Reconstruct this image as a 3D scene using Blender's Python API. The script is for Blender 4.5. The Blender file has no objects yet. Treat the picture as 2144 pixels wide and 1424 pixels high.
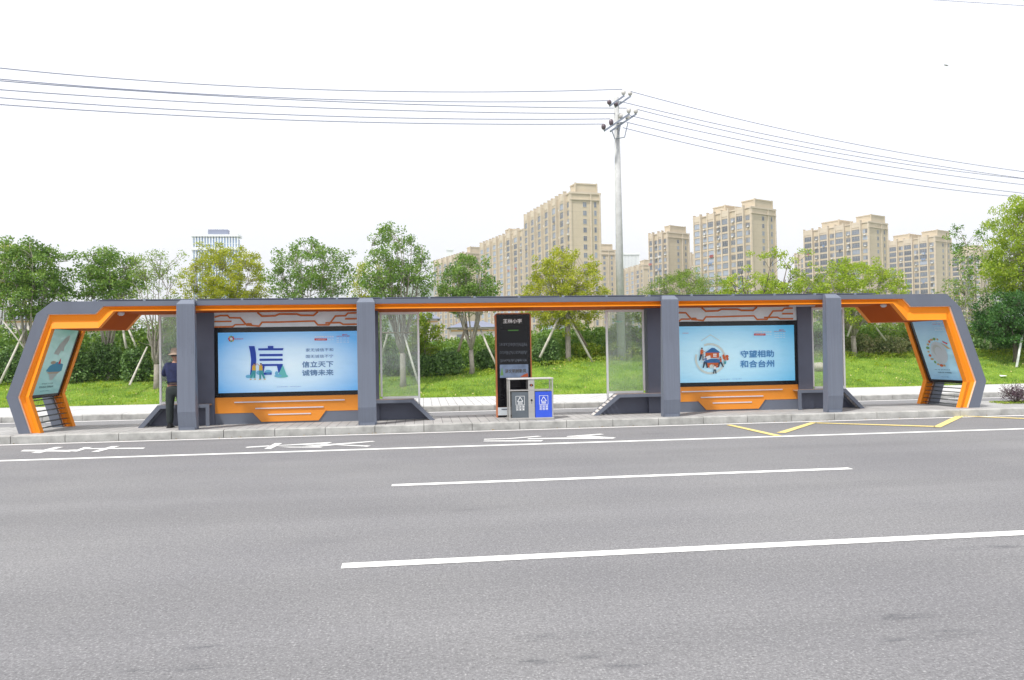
import bpy, math, random
import numpy as np
from mathutils import Vector, Matrix, Euler, noise

R = math.radians
rng = random.Random(7)
C = bpy.context.scene.collection
scene = bpy.context.scene

# ------------------------------------------------------------------ camera
CAM = np.array([0.0, 0.0, 1.6]); YAW, PIT, ROL, FPX = R(6.675), R(.977), R(-.989), 1600.0
fw = np.array([math.sin(YAW)*math.cos(PIT), math.cos(YAW)*math.cos(PIT), math.sin(PIT)])
rt0 = np.array([math.cos(YAW), -math.sin(YAW), 0.0]); up0 = np.cross(rt0, fw)
rt = rt0*math.cos(ROL)+up0*math.sin(ROL); up = -rt0*math.sin(ROL)+up0*math.cos(ROL)
cam = bpy.data.cameras.new('camera'); co = bpy.data.objects.new('camera', cam); C.objects.link(co)
co.matrix_world = Matrix(((rt[0], up[0], -fw[0], 0), (rt[1], up[1], -fw[1], 0), (rt[2], up[2], -fw[2], 1.6), (0, 0, 0, 1)))
cam.sensor_width = 36; cam.lens = 36*FPX/2144; cam.clip_start = .1; cam.clip_end = 6000
scene.camera = co
# ------------------------------------------------------------------ sky, sun, exposure
SUNV = Vector((-.42, -.36, .83)).normalized()
elev = math.asin(SUNV.z)
world = bpy.data.worlds.new("World"); scene.world = world; world.use_nodes = True
wn = world.node_tree; wn.nodes.clear()
wo = wn.nodes.new('ShaderNodeOutputWorld'); bg = wn.nodes.new('ShaderNodeBackground')
sky = wn.nodes.new('ShaderNodeTexSky'); sky.sky_type = 'NISHITA'; sky.sun_disc = False
sky.sun_elevation = elev; sky.sun_rotation = math.atan2(SUNV.x, SUNV.y); sky.air_density = 1.2; sky.dust_density = 3.0
mixw = wn.nodes.new('ShaderNodeMix'); mixw.data_type = 'RGBA'
mixw.inputs[7].default_value = (9.9, 10.0, 10.35, 1)          # thin bright cloud veil over the blue
wtc = wn.nodes.new('ShaderNodeTexCoord'); wno = wn.nodes.new('ShaderNodeTexNoise'); wno.inputs['Scale'].default_value = 2.2; wno.inputs['Detail'].default_value = 5
wmr = wn.nodes.new('ShaderNodeMapRange'); wmr.inputs[1].default_value = .3; wmr.inputs[2].default_value = .7; wmr.inputs[3].default_value = .86; wmr.inputs[4].default_value = 1.0
wn.links.new(wtc.outputs['Generated'], wno.inputs['Vector']); wn.links.new(wno.outputs['Fac'], wmr.inputs[0])
wn.links.new(wmr.outputs[0], mixw.inputs[0]); wn.links.new(sky.outputs[0], mixw.inputs[6])
wn.links.new(mixw.outputs[2], bg.inputs['Color']); bg.inputs['Strength'].default_value = .116
wn.links.new(bg.outputs[0], wo.inputs['Surface'])
sun = bpy.data.lights.new('sun', 'SUN'); sun.energy = 3.9; sun.angle = R(4); sun.color = (1, .96, .9)
so = bpy.data.objects.new('sun', sun); C.objects.link(so)
so.rotation_euler = SUNV.to_track_quat('Z', 'Y').to_euler(); so.location = (-20, -20, 60)
scene.view_settings.view_transform = 'Standard'; scene.view_settings.look = 'None'
scene.view_settings.exposure = 0.10; scene.view_settings.gamma = 1
scene.cycles.max_bounces = 6; scene.cycles.transparent_max_bounces = 12; scene.cycles.caustics_reflective = False; scene.cycles.caustics_refractive = False

# ------------------------------------------------------------------ helpers
def ray(x, y): return rt*((x-1072)/FPX)-up*((y-712)/FPX)+fw
def aY(x, y, Y): v = ray(x, y); return Vector(CAM+v*((Y-CAM[1])/v[1]))
def aZ(x, y, Z): v = ray(x, y); return Vector(CAM+v*((Z-CAM[2])/v[2]))
def aD(x, y, d): return Vector(CAM+ray(x, y)*d)

def tag(o, label=None, cat=None, group=None, kind=None):
    if label: o['label'] = label
    if cat: o['category'] = cat
    if group: o['group'] = group
    if kind: o['kind'] = kind
    return o
def empty(name, loc, rz=0, **k):
    o = bpy.data.objects.new(name, None); C.objects.link(o); o.location = loc; o.rotation_euler = (0, 0, rz)
    o.empty_display_size = .2
    return tag(o, **k)
def origin(o):
    v = Vector((0, 0, 0))
    while o is not None: v += o.location; o = o.parent
    return v

class MB:
    def __init__(s): s.v = []; s.f = []; s.m = []; s.mi = 0
    def add(s, vs, fs, mi=None):
        b = len(s.v); s.v += [tuple(p) for p in vs]
        for f in fs: s.f.append(tuple(b+i for i in f)); s.m.append(s.mi if mi is None else mi)
        return s
    def box(s, x0, x1, y0, y1, z0, z1, mi=None):
        return s.add([(x, y, z) for x in (x0, x1) for y in (y0, y1) for z in (z0, z1)],
              [(0, 1, 3, 2), (4, 6, 7, 5), (0, 4, 5, 1), (2, 3, 7, 6), (0, 2, 6, 4), (1, 5, 7, 3)], mi)
    def quad(s, a, b, c, d, mi=None): return s.add([a, b, c, d], [(0, 1, 2, 3)], mi)
    def prism(s, poly, y0, y1, mi=None, ax='y'):
        n = len(poly)
        if ax == 'y': P = lambda p, t: (p[0], t, p[1])
        elif ax == 'x': P = lambda p, t: (t, p[0], p[1])
        else: P = lambda p, t: (p[0], p[1], t)
        vs = [P(p, y0) for p in poly]+[P(p, y1) for p in poly]
        fs = [tuple(range(n)), tuple(range(2*n-1, n-1, -1))]+[(i, i+n, (i+1) % n+n, (i+1) % n) for i in range(n)]
        return s.add(vs, fs, mi)
    def tube(s, pts, rad, n=6, mi=None, cap=True):
        pts = [Vector(p) for p in pts]; rad = rad if hasattr(rad, '__len__') else [rad]*len(pts)
        vs = []; fs = []; u = None
        for i, p in enumerate(pts):
            d = (pts[min(i+1, len(pts)-1)]-pts[max(i-1, 0)])
            d = d.normalized() if d.length > 1e-9 else Vector((0, 0, 1))
            if u is None: u = d.orthogonal().normalized()
            u = (u-d*u.dot(d)); u = u.normalized() if u.length > 1e-6 else d.orthogonal().normalized()
            w = d.cross(u)
            for k in range(n):
                a = 2*math.pi*k/n; vs.append(p+(u*math.cos(a)+w*math.sin(a))*rad[i])
        for i in range(len(pts)-1):
            for k in range(n):
                a = i*n+k; b = i*n+(k+1) % n; fs.append((a, b, b+n, a+n))
        if cap: fs.append(tuple(range(n-1, -1, -1))); fs.append(tuple(range(len(vs)-n, len(vs))))
        return s.add(vs, fs, mi)
    def lathe(s, prof, c, n=16, mi=None, sx=1, sy=1):
        vs = []; fs = []
        for r, z in prof:
            for k in range(n): a = 2*math.pi*k/n; vs.append((c[0]+r*sx*math.cos(a), c[1]+r*sy*math.sin(a), c[2]+z))
        for i in range(len(prof)-1):
            for k in range(n): a = i*n+k; b = i*n+(k+1) % n; fs.append((a, b, b+n, a+n))
        fs.append(tuple(range(n-1, -1, -1))); fs.append(tuple(range(len(vs)-n, len(vs))))
        return s.add(vs, fs, mi)
    def build(s, name, mats, parent=None, local=False, smooth=False, bevel=0):
        me = bpy.data.meshes.new(name)
        L = Vector((0, 0, 0)) if (parent is None or local) else origin(parent)
        me.from_pydata([tuple(Vector(p)-L) for p in s.v], [], s.f)
        mats = mats if isinstance(mats, (list, tuple)) else [mats]
        for m in mats: me.materials.append(m)
        me.polygons.foreach_set('material_index', s.m)
        if smooth: me.polygons.foreach_set('use_smooth', [True]*len(s.f))
        me.update()
        o = bpy.data.objects.new(name, me); C.objects.link(o)
        if parent is not None: o.parent = parent
        if bevel:
            bm = o.modifiers.new('bevel', 'BEVEL'); bm.width = bevel; bm.segments = 2; bm.limit_method = 'ANGLE'; bm.angle_limit = R(40)
        return o

def strip2(pts, w):
    """polyline with width -> list of quads (2D)"""
    out = []; n = len(pts); L = []; Rr = []
    for i in range(n):
        p = Vector(pts[i]); d0 = (p-Vector(pts[i-1])).normalized() if i else None
        d1 = (Vector(pts[i+1])-p).normalized() if i < n-1 else None
        d = (d0+d1).normalized() if d0 and d1 else (d0 or d1)
        nn = Vector((-d.y, d.x)); k = 1.0
        if d0 and d1: k = 1/max(.4, nn.dot(Vector((-d1.y, d1.x))))
        L.append(p+nn*w/2*k); Rr.append(p-nn*w/2*k)
    for i in range(n-1): out.append([Rr[i], Rr[i+1], L[i+1], L[i]])
    return out

# ------------------------------------------------------------------ materials
def new_mat(name):
    m = bpy.data.materials.new(name); m.use_nodes = True; nt = m.node_tree
    return m, nt, nt.nodes['Principled BSDF']
def ramp(nt, fac, stops):
    r = nt.nodes.new('ShaderNodeValToRGB'); cr = r.color_ramp
    while len(cr.elements) > 1: cr.elements.remove(cr.elements[-1])
    cr.elements[0].position = stops[0][0]; cr.elements[0].color = (*stops[0][1], 1)
    for p, c in stops[1:]: e = cr.elements.new(p); e.color = (*c, 1)
    nt.links.new(fac, r.inputs[0]); return r.outputs[0]
def sc(c, k): return tuple(min(1, x*k) for x in c)
def tnoise(nt, scale, detail=4, rough=.55, vec=None, coord='Object', st=None):
    tc = nt.nodes.new('ShaderNodeTexCoord'); n = nt.nodes.new('ShaderNodeTexNoise')
    n.inputs['Scale'].default_value = scale; n.inputs['Detail'].default_value = detail; n.inputs['Roughness'].default_value = rough
    v = vec or tc.outputs[coord]
    if st:
        mp = nt.nodes.new('ShaderNodeMapping'); mp.inputs['Scale'].default_value = st; nt.links.new(v, mp.inputs[0]); v = mp.outputs[0]
    nt.links.new(v, n.inputs['Vector']); return n.outputs['Fac']
def bump(nt, bs, h, strength=.2, dist=.01):
    b = nt.nodes.new('ShaderNodeBump'); b.inputs['Strength'].default_value = strength; b.inputs['Distance'].default_value = dist
    nt.links.new(h, b.inputs['Height']); nt.links.new(b.outputs[0], bs.inputs['Normal'])
def mixc(nt, a, b, fac, mode='MIX'):
    m = nt.nodes.new('ShaderNodeMix'); m.data_type = 'RGBA'; m.blend_type = mode
    for inp, v in ((m.inputs[0], fac), (m.inputs[6], a), (m.inputs[7], b)):
        if isinstance(v, (int, float)): inp.default_value = v
        elif isinstance(v, tuple): inp.default_value = (*v, 1)
        else: nt.links.new(v, inp)
    return m.outputs[2]
def mat(name, col, rough=.5, metal=0, var=.12, scale=3, st=None, coat=0, bmp=0, spec=.5):
    m, nt, b = new_mat(name)
    f = tnoise(nt, scale, 6, .6, st=st)
    c = ramp(nt, f, [(.3, sc(col, 1-var)), (.7, sc(col, 1+var))])
    nt.links.new(c, b.inputs['Base Color'])
    b.inputs['Roughness'].default_value = rough; b.inputs['Metallic'].default_value = metal
    b.inputs['Coat Weight'].default_value = coat; b.inputs['Specular IOR Level'].default_value = spec
    if bmp: bump(nt, b, tnoise(nt, scale*12, 3), bmp, .004)
    return m

GREY = mat('grey_paint', (.128, .146, .190), .5, .0, .07, 1.5, (1, 1, .25))
GREYD = mat('dark_grey_paint', (.10, .112, .16), .5, .1, .1, 2)
FLUTE = mat('groove_grey', (.150, .165, .22), .6)
GREYL = mat('column_grey_paint', (.148, .170, .222), .5, .0, .07, 6, (6, 1, .15))
ORANGE = mat('orange_paint', (.86, .27, .012), .55, 0, .04, 1.2, spec=.25)
SOFF = mat('soffit_dark_orange', (.44, .085, .008), .8, 0, .05, 1.2, spec=.08)  # darker, redder and duller than the orange of the frame bands
ORANGEP = mat('orange_panel_paint', (.74, .26, .022), .5, 0, .05, 1.2)
TRIM = mat('pale_trim', (.80, .62, .48), .5, 0, .06)
SILVER = mat('pale_strip', (.62, .60, .66), .45, 0, .05)
BLACK = mat('black_frame', (.008, .009, .012), .25, 0, .1, spec=.4)
BLACKG = mat('black_glass', (.005, .005, .007), .08, 0, .1, spec=.22)
WHITEF = mat('white_frame', (.86, .87, .88), .4, .0, .05)
WOOD = mat('bench_wood', (.42, .27, .17), .6, 0, .18, 5, (1, 8, 8))
STEEL = mat('brushed_steel', (.50, .49, .47), .38, .65, .08, 4, (1, 1, 12))
PANEL = mat('ceiling_white', (.74, .84, .90), .6, 0, .06, 3)
CONC = mat('pole_concrete', (.46, .47, .47), .85, 0, .12, 5, bmp=.3)
INSW = mat('pale_insulator', (.62, .60, .58), .3)
INSD = mat('dark_insulator', (.11, .08, .10), .3)
GALV = mat('galvanised_steel', (.26, .29, .35), .5, .5)
WIRE = mat('wire', (.17, .20, .33), .5, .2)
STONE = mat('boulder_stone', (.50, .44, .36), .9, 0, .2, 4, bmp=.5)
BAMBOO = mat('stake_wood', (.52, .49, .44), .8, 0, .2, 6)
STAKEB = mat('brown_stake_wood', (.22, .18, .14), .8, 0, .2, 6)

STAINS = [(p_.x, p_.y, a_, b_) for p_, a_, b_ in ((aZ(420, 1398, 0), .20, .06), (aZ(1165, 1332, 0), .28, .08), (aZ(1226, 1374, 0), .14, .07), (aZ(1120, 1386, 0), .16, .06), (aZ(1310, 1394, 0), .22, .05), (aZ(1885, 1291, 0), .30, .08), (aZ(1975, 1328, 0), .26, .10), (aZ(1880, 1340, 0), .16, .05), (aZ(420, 1356, 0), .20, .05), (aZ(2080, 1146, 0), .5, .07), (aZ(300, 1404, 0), .14, .05))]
def asphalt(name, k=1.0):
    m, nt, b = new_mat(name)
    g = tnoise(nt, 62, 3, .75, coord='Object')
    g2 = tnoise(nt, 21, 3, .75, coord='Object'); big = tnoise(nt, .35, 5, .6, coord='Object'); wide = tnoise(nt, .8, 3, .5, coord='Object', st=(.12, 1.3, 1))
    base = ramp(nt, g, [(.28, (.10*k, .10*k, .102*k)), (.42, (.213*k, .212*k, .220*k)), (.55, (.243*k, .242*k, .250*k)), (.66, (.39*k, .39*k, .39*k)), (.74, (.56*k, .55*k, .54*k))])
    c2 = ramp(nt, g2, [(.3, (.84, .84, .845)), (.7, (1.14, 1.14, 1.14))])
    c3 = ramp(nt, big, [(.3, (.91, .91, .93)), (.7, (1.08, 1.08, 1.07))])
    c4 = ramp(nt, wide, [(.3, (.92, .92, .92)), (.7, (1.07, 1.07, 1.07))])
    c = mixc(nt, mixc(nt, mixc(nt, base, c2, 1.0, 'MULTIPLY'), c3, 1.0, 'MULTIPLY'), c4, 1.0, 'MULTIPLY')
    # the dark worn patches near the far kerb side of the photographer
    tcs = nt.nodes.new('ShaderNodeTexCoord'); acc = None
    for sx_, sy_, rx_, ry_ in STAINS:
        mp = nt.nodes.new('ShaderNodeMapping'); mp.inputs['Scale'].default_value = (1/rx_, 1/ry_, 0); mp.inputs['Location'].default_value = (-sx_/rx_, -sy_/ry_, 0); nt.links.new(tcs.outputs['Object'], mp.inputs[0])
        ln = nt.nodes.new('ShaderNodeVectorMath'); ln.operation = 'LENGTH'; nt.links.new(mp.outputs[0], ln.inputs[0])
        mr = nt.nodes.new('ShaderNodeMapRange'); mr.inputs[1].default_value = 1; mr.inputs[2].default_value = .2; nt.links.new(ln.outputs['Value'], mr.inputs[0])
        if acc is None: acc = mr.outputs[0]
        else:
            mx = nt.nodes.new('ShaderNodeMath'); mx.operation = 'MAXIMUM'; nt.links.new(acc, mx.inputs[0]); nt.links.new(mr.outputs[0], mx.inputs[1]); acc = mx.outputs[0]
    pat = tnoise(nt, 9, 4, .7, coord='Object', st=(.5, 2.2, 1)); mm = nt.nodes.new('ShaderNodeMath'); mm.operation = 'MULTIPLY'; nt.links.new(acc, mm.inputs[0]); nt.links.new(ramp(nt, pat, [(.42, (0,)*3), (.58, (1,)*3)]), mm.inputs[1])
    c = mixc(nt, c, mixc(nt, c, (.66, .67, .69), 1.0, 'MULTIPLY'), mm.outputs[0])
    st = tnoise(nt, .55, 3, .5, coord='Object', st=(1, 1.8, 1))
    sf = ramp(nt, st, [(.66, (0, 0, 0)), (.72, (1, 1, 1))])
    c = mixc(nt, c, mixc(nt, c, (.72, .72, .74), 1.0, 'MULTIPLY'), mixc(nt, sf, ramp(nt, g2, [(.45, (0, 0, 0)), (.6, (1, 1, 1))]), 1.0, 'MULTIPLY'))
    nt.links.new(c, b.inputs['Base Color']); b.inputs['Roughness'].default_value = .92; b.inputs['Specular IOR Level'].default_value = .25
    bump(nt, b, g, .5, .006); return m
ASPH = asphalt('asphalt', .85); ASPHR = asphalt('rear_asphalt', .9)
PAINT = mat('road_paint_white', (.82, .82, .80), .7, 0, .05, 25, spec=.3)
def worn(name, col, base, thr):
    m, nt, b = new_mat(name)
    f = tnoise(nt, 26, 4, .7); c = ramp(nt, f, [(thr, base), (thr+.05, col)])
    nt.links.new(c, b.inputs['Base Color']); b.inputs['Roughness'].default_value = .8; return m
YEL = worn('road_paint_yellow', (.78, .62, .22), (.42, .37, .24), .40)
PAINTW = worn('lane_letter_paint', (.74, .74, .73), (.40, .40, .41), .38)

def bricks(name, c1, c2, mortar, w, h, ms=.004, off=.5, stain=(.85, 1.1), rough=.85):
    m, nt, b = new_mat(name)
    tc = nt.nodes.new('ShaderNodeTexCoord'); br = nt.nodes.new('ShaderNodeTexBrick'); br.offset = off
    br.inputs['Scale'].default_value = 1; br.inputs['Brick Width'].default_value = w; br.inputs['Row Height'].default_value = h
    br.inputs['Mortar Size'].default_value = ms; br.inputs['Mortar Smooth'].default_value = .2; br.inputs['Bias'].default_value = 0
    br.inputs['Color1'].default_value = (*c1, 1); br.inputs['Color2'].default_value = (*c2, 1); br.inputs['Mortar'].default_value = (*mortar, 1)
    nt.links.new(tc.outputs['Object'], br.inputs['Vector'])
    s = ramp(nt, tnoise(nt, 1.4, 6, .65, coord='Object'), [(.3, (stain[0],)*3), (.7, (stain[1],)*3)])
    s2 = ramp(nt, tnoise(nt, 60, 2, .6, coord='Object'), [(.3, (.88,)*3), (.7, (1.1,)*3)])
    c = mixc(nt, mixc(nt, br.outputs['Color'], s, 1.0, 'MULTIPLY'), s2, 1.0, 'MULTIPLY')
    nt.links.new(c, b.inputs['Base Color']); b.inputs['Roughness'].default_value = rough; b.inputs['Specular IOR Level'].default_value = .3
    return m
PAVER = bricks('platform_pavers', (.36, .358, .355), (.43, .425, .42), (.15, .15, .15), .20, .40, .007, .0)
SLAB = bricks('sidewalk_slabs', (.52, .52, .525), (.58, .575, .57), (.30, .29, .29), .24, .80, .012, .0)
KERB = mat('kerb_stone', (.385, .385, .37), .85, 0, .30, 3.4, bmp=.3)
KERBTOP = KERB

def grassmat(name, a, b_, c_):
    m, nt, b = new_mat(name)
    f = tnoise(nt, .9, 6, .7, coord='Object'); f2 = tnoise(nt, 14, 4, .7, coord='Object')
    c = ramp(nt, f, [(.3, a), (.5, b_), (.72, c_)]); d = ramp(nt, f2, [(.3, (.7, .7, .7)), (.7, (1.25, 1.25, 1.2))])
    nt.links.new(mixc(nt, c, d, 1.0, 'MULTIPLY'), b.inputs['Base Color']); b.inputs['Roughness'].default_value = 1; b.inputs['Specular IOR Level'].default_value = .1
    bump(nt, b, f2, .8, .05); return m
GRASS = grassmat('lawn_ground', (.07, .14, .03), (.16, .27, .04), (.26, .38, .06))
EARTH = grassmat('far_ground', (.08, .12, .04), (.12, .16, .06), (.16, .17, .09))

def leafmat(name, cols, trans=.35, ns=1.3, wi=.62, wn_=1.1):
    m, nt, b = new_mat(name)
    g = nt.nodes.new('ShaderNodeNewGeometry')
    big = tnoise(nt, ns, 4, .6, coord='Object')
    add = nt.nodes.new('ShaderNodeMath'); add.operation = 'MULTIPLY_ADD'; nt.links.new(g.outputs['Random Per Island'], add.inputs[0]); add.inputs[1].default_value = wi
    ml = nt.nodes.new('ShaderNodeMath'); ml.operation = 'MULTIPLY_ADD'; nt.links.new(big, ml.inputs[0]); ml.inputs[1].default_value = wn_; ml.inputs[2].default_value = .5-wn_*.5-wi*.5
    nt.links.new(ml.outputs[0], add.inputs[2])
    n = len(cols); c = ramp(nt, add.outputs[0], [(i/(n-1), cl) for i, cl in enumerate(cols)])
    nt.links.new(c, b.inputs['Base Color']); b.inputs['Roughness'].default_value = .5; b.inputs['Specular IOR Level'].default_value = .35
    t = nt.nodes.new('ShaderNodeBsdfTranslucent'); nt.links.new(mixc(nt, c, (1, 1, .45), 1.0, 'MULTIPLY'), t.inputs[0])
    mx = nt.nodes.new('ShaderNodeMixShader'); mx.inputs[0].default_value = trans
    nt.links.new(b.outputs[0], mx.inputs[1]); nt.links.new(t.outputs[0], mx.inputs[2])
    nt.links.new(mx.outputs[0], nt.nodes['Material Output'].inputs['Surface']); return m
LF_DARK = leafmat('dark_green_leaves', [(.06, .13, .035), (.13, .25, .05), (.23, .37, .08), (.38, .50, .14)])
LF_YEL = leafmat('yellow_green_leaves', [(.14, .21, .03), (.34, .40, .04), (.52, .55, .06), (.60, .58, .09)], .45)
LF_LITE = leafmat('light_green_leaves', [(.10, .18, .04), (.20, .31, .06), (.30, .42, .09), (.36, .46, .13)], .45)
LF_BRIGHT = leafmat('bright_green_leaves', [(.15, .26, .03), (.29, .42, .04), (.42, .53, .06), (.5, .56, .1)], .45)
LF_SHRUB = leafmat('dark_shrub_leaves', [(.035, .08, .035), (.10, .19, .06), (.20, .34, .11), (.36, .50, .20)], .25)
LF_SHRUBY = leafmat('yellow_shrub_leaves', [(.10, .20, .03), (.22, .34, .04), (.36, .45, .05), (.45, .42, .08)], .35)
LF_MIX = leafmat("mottled_shrub_leaves", [(.08, .13, .06), (.22, .29, .12), (.42, .42, .22), (.62, .52, .36)], .3)
LF_DEEP = leafmat('deep_green_leaves', [(.02, .07, .025), (.04, .12, .03), (.08, .20, .045), (.15, .30, .07)], .3)
LF_PURP = leafmat('purple_leaves', [(.03, .02, .03), (.08, .045, .07), (.14, .08, .11), (.2, .14, .15)], .2)
BLADE = leafmat('grass_blades', [(.10, .19, .035), (.22, .36, .045), (.34, .50, .06), (.46, .58, .10), (.58, .60, .20)], .4, 1.1, .55, 2.6)
BARK = mat('bark', (.30, .27, .235), .9, 0, .25, 9, bmp=.4)
BARKD = mat('dark_bark', (.13, .11, .09), .9, 0, .25, 9)

def glassmat(name, tint=(.90, .95, .93), dirt=.13):
    m, nt, b = new_mat(name)
    tr = nt.nodes.new('ShaderNodeBsdfTransparent'); tr.inputs[0].default_value = (*tint, 1)
    gl = nt.nodes.new('ShaderNodeBsdfGlossy'); gl.inputs['Roughness'].default_value = .04
    df = nt.nodes.new('ShaderNodeBsdfDiffuse'); df.inputs[0].default_value = (.80, .84, .84, 1)
    fr = nt.nodes.new('ShaderNodeFresnel'); fr.inputs[0].default_value = 1.45
    a = nt.nodes.new('ShaderNodeMixShader'); nt.links.new(ramp(nt, tnoise(nt, 1.6, 5, .6, coord='Object'), [(.3, (dirt*.4,)*3), (.7, (dirt*1.6,)*3)]), a.inputs[0])
    nt.links.new(tr.outputs[0], a.inputs[1]); nt.links.new(df.outputs[0], a.inputs[2])
    b2 = nt.nodes.new('ShaderNodeMixShader'); nt.links.new(fr.outputs[0], b2.inputs[0]); nt.links.new(a.outputs[0], b2.inputs[1]); nt.links.new(gl.outputs[0], b2.inputs[2])
    nt.links.new(b2.outputs[0], nt.nodes['Material Output'].inputs['Surface']); return m
GLASS = glassmat('dusty_glass')

# ------------------------------------------------------------------ ground, roads, walk
XA, XB = -90, 110
def sheet(name, x0, x1, y0, y1, z, m):
    return tag(MB().quad((x0, y0, z), (x1, y0, z), (x1, y1, z), (x0, y1, z)).build(name, m), kind='structure')
sheet('ground', -2600, 2600, -60, 3200, -.03, EARTH)
sheet('road', XA, XB, -30, 15.97, 0, ASPH)
sheet('rear_road', XA, XB, 18.1, 21.52, 0, ASPHR)
sheet('platform_paving', XA, XB, 16.10, 17.96, .148, PAVER)
sheet('sidewalk', XA, XB, 21.66, 25.85, .148, SLAB)
def kerb(name, y0, y1, front=-1):
    m = MB(); x = XA/3
    while x < XB/2.5:
        a, b = x+.006, x+.994; dz = rng.uniform(-.003, .003); dy = rng.uniform(-.003, .003)
        if front < 0: pr = [(y0+dy, -.05), (y0+dy, .135+dz), (y0+.018+dy, .152+dz), (y1, .152+dz), (y1, -.05)]
        else: pr = [(y0, -.05), (y0, .152+dz), (y1-.018, .152+dz), (y1, .135+dz), (y1, -.05)]
        m.prism(pr, a, b, ax='x'); x += 1
    return tag(m.build(name, KERB), kind='structure')
kerb('kerb', 15.95, 16.10); kerb('platform_rear_kerb', 17.96, 18.12, 1); kerb('sidewalk_kerb', 21.50, 21.66)
def line(name, pts, m, z=.004): return tag(MB().add([(p[0], p[1], z) for p in pts], [tuple(range(len(pts)))]).build(name, m), kind='structure')
def band(name, x0, x1, y, w, m=PAINT, z=.004, sl=0): return line(name, [(x0, y-w/2), (x1, y-w/2), (x1+sl, y+w/2), (x0+sl, y+w/2)], m, z)
pl, pr_ = aZ(0, 960.5, 0), aZ(2144, 894, 0)
band('solid_lane_line', XA/2, XB/2, 13.25, .155)
a, b = aZ(820, 1018, 0), aZ(1780, 981, 0); band('dashed_lane_line', a.x, b.x, 9.52, .14)
a, b = aZ(715, 1187, 0), aZ(2144, 1115, 0); band('dashed_lane_line', a.x, b.x+3, 5.96, .145)
band('road_edge_line', XA/2, XB/2, 15.74, .12)
band('rear_road_line', XA/2, XB/2, 21.22, .13)
n_ = 130; P_g = np.stack([np.random.default_rng(3).uniform(-12, 16, n_), 15.90-np.abs(np.random.default_rng(4).normal(0, .06, n_)), np.full(n_, .012)], 1)
GUTTER = P_g
# lane lettering, traced stroke by stroke on the tarmac
def gz(u, v, ox, oy, s): p = aZ(ox+u/s, oy+v/s, 0); return (p.x, p.y)
def strokes(name, polys, ox, oy, s):
    m = MB()
    for i, pl_ in enumerate(polys):
        pts = [gz(u, v, ox, oy, s) for u, v in pl_]
        m.add([(x, y, .004+.0006*i) for x, y in pts], [tuple(range(len(pts)))])
    return tag(m.build(name, PAINTW), kind='structure')
strokes('lane_lettering', [
  [(168, 260), (200, 247), (600, 249), (560, 262)], [(258, 273), (462, 224), (527, 224), (330, 275)],
  [(455, 262), (545, 250), (600, 262), (575, 264)], [(600, 262), (700, 226), (765, 226), (640, 263)],
  [(660, 244), (700, 236), (1208, 230), (1190, 240)], [(756, 266), (930, 218), (997, 218), (815, 266)], [(560, 250), (660, 246), (720, 240), (600, 262)]], 0, 880, 3.97)
strokes('lane_lettering', [
  [(132, 228), (150, 222), (330, 211), (345, 218), (150, 230)], [(290, 240), (380, 192), (442, 192), (345, 240)],
  [(400, 210), (830, 184), (855, 187), (800, 200), (400, 214)], [(400, 222), (780, 224), (760, 230), (500, 229)],
  [(600, 218), (1190, 175), (1215, 179), (740, 222)], [(740, 202), (880, 204), (1178, 214), (1150, 223)]], 480, 880, 3.97)
strokes('lane_lettering', [
  [(160, 200), (165, 192), (420, 185), (710, 161), (757, 166), (430, 192)], [(156, 218), (165, 210), (770, 205), (745, 218)],
  [(598, 196), (620, 186), (1100, 178), (1480, 176), (1510, 181), (1480, 190)], [(1003, 172), (1015, 165), (1350, 140), (1388, 147), (1120, 170)],
  [(1040, 166), (1200, 158), (1510, 181), (1360, 184)]], 980, 880, 4.873)
yl = [[(130, 163), (165, 161), (510, 236), (465, 240)], [(470, 216), (700, 146), (745, 147), (530, 218)],
  [(735, 147), (745, 152), (1545, 177), (1540, 170)], [(1525, 178), (1690, 99), (1745, 101), (1580, 180)], [(1735, 101), (1740, 105), (2190, 124), (2190, 119)]]
for q in yl:
    m = MB().add([(*gz(u, v, 1480, 840, 3.229), .009) for u, v in q], [(0, 1, 2, 3)]); tag(m.build('bus_bay_marking', YEL), kind='structure')

# lawn mound
def gh(x, y):
    t = min(1, max(0, (y-25.9)/6.6)); s = t*t*(3-2*t)
    amp = .64+.50*min(1, max(0, (x-.5)/6))
    return .13+amp*s+.10*noise.noise(Vector((x*.22, y*.25, 3)))*min(1, t*3)+.03*noise.noise(Vector((x*1.1, y*1.1, 9)))*min(1, t*4)
def lawn():
    xs = np.linspace(-42, 62, 260); ys = np.concatenate([np.linspace(25.85, 36, 42), np.linspace(37, 110, 20)])
    m = MB()
    for y in ys:
        for x in xs: m.v.append((x, y, gh(x, y)))
    nx = len(xs)
    for j in range(len(ys)-1):
        for i in range(nx-1): m.f.append((j*nx+i, j*nx+i+1, (j+1)*nx+i+1, (j+1)*nx+i)); m.m.append(0)
    return tag(m.build('lawn', GRASS, smooth=True), kind='structure')
lawn()

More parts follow.
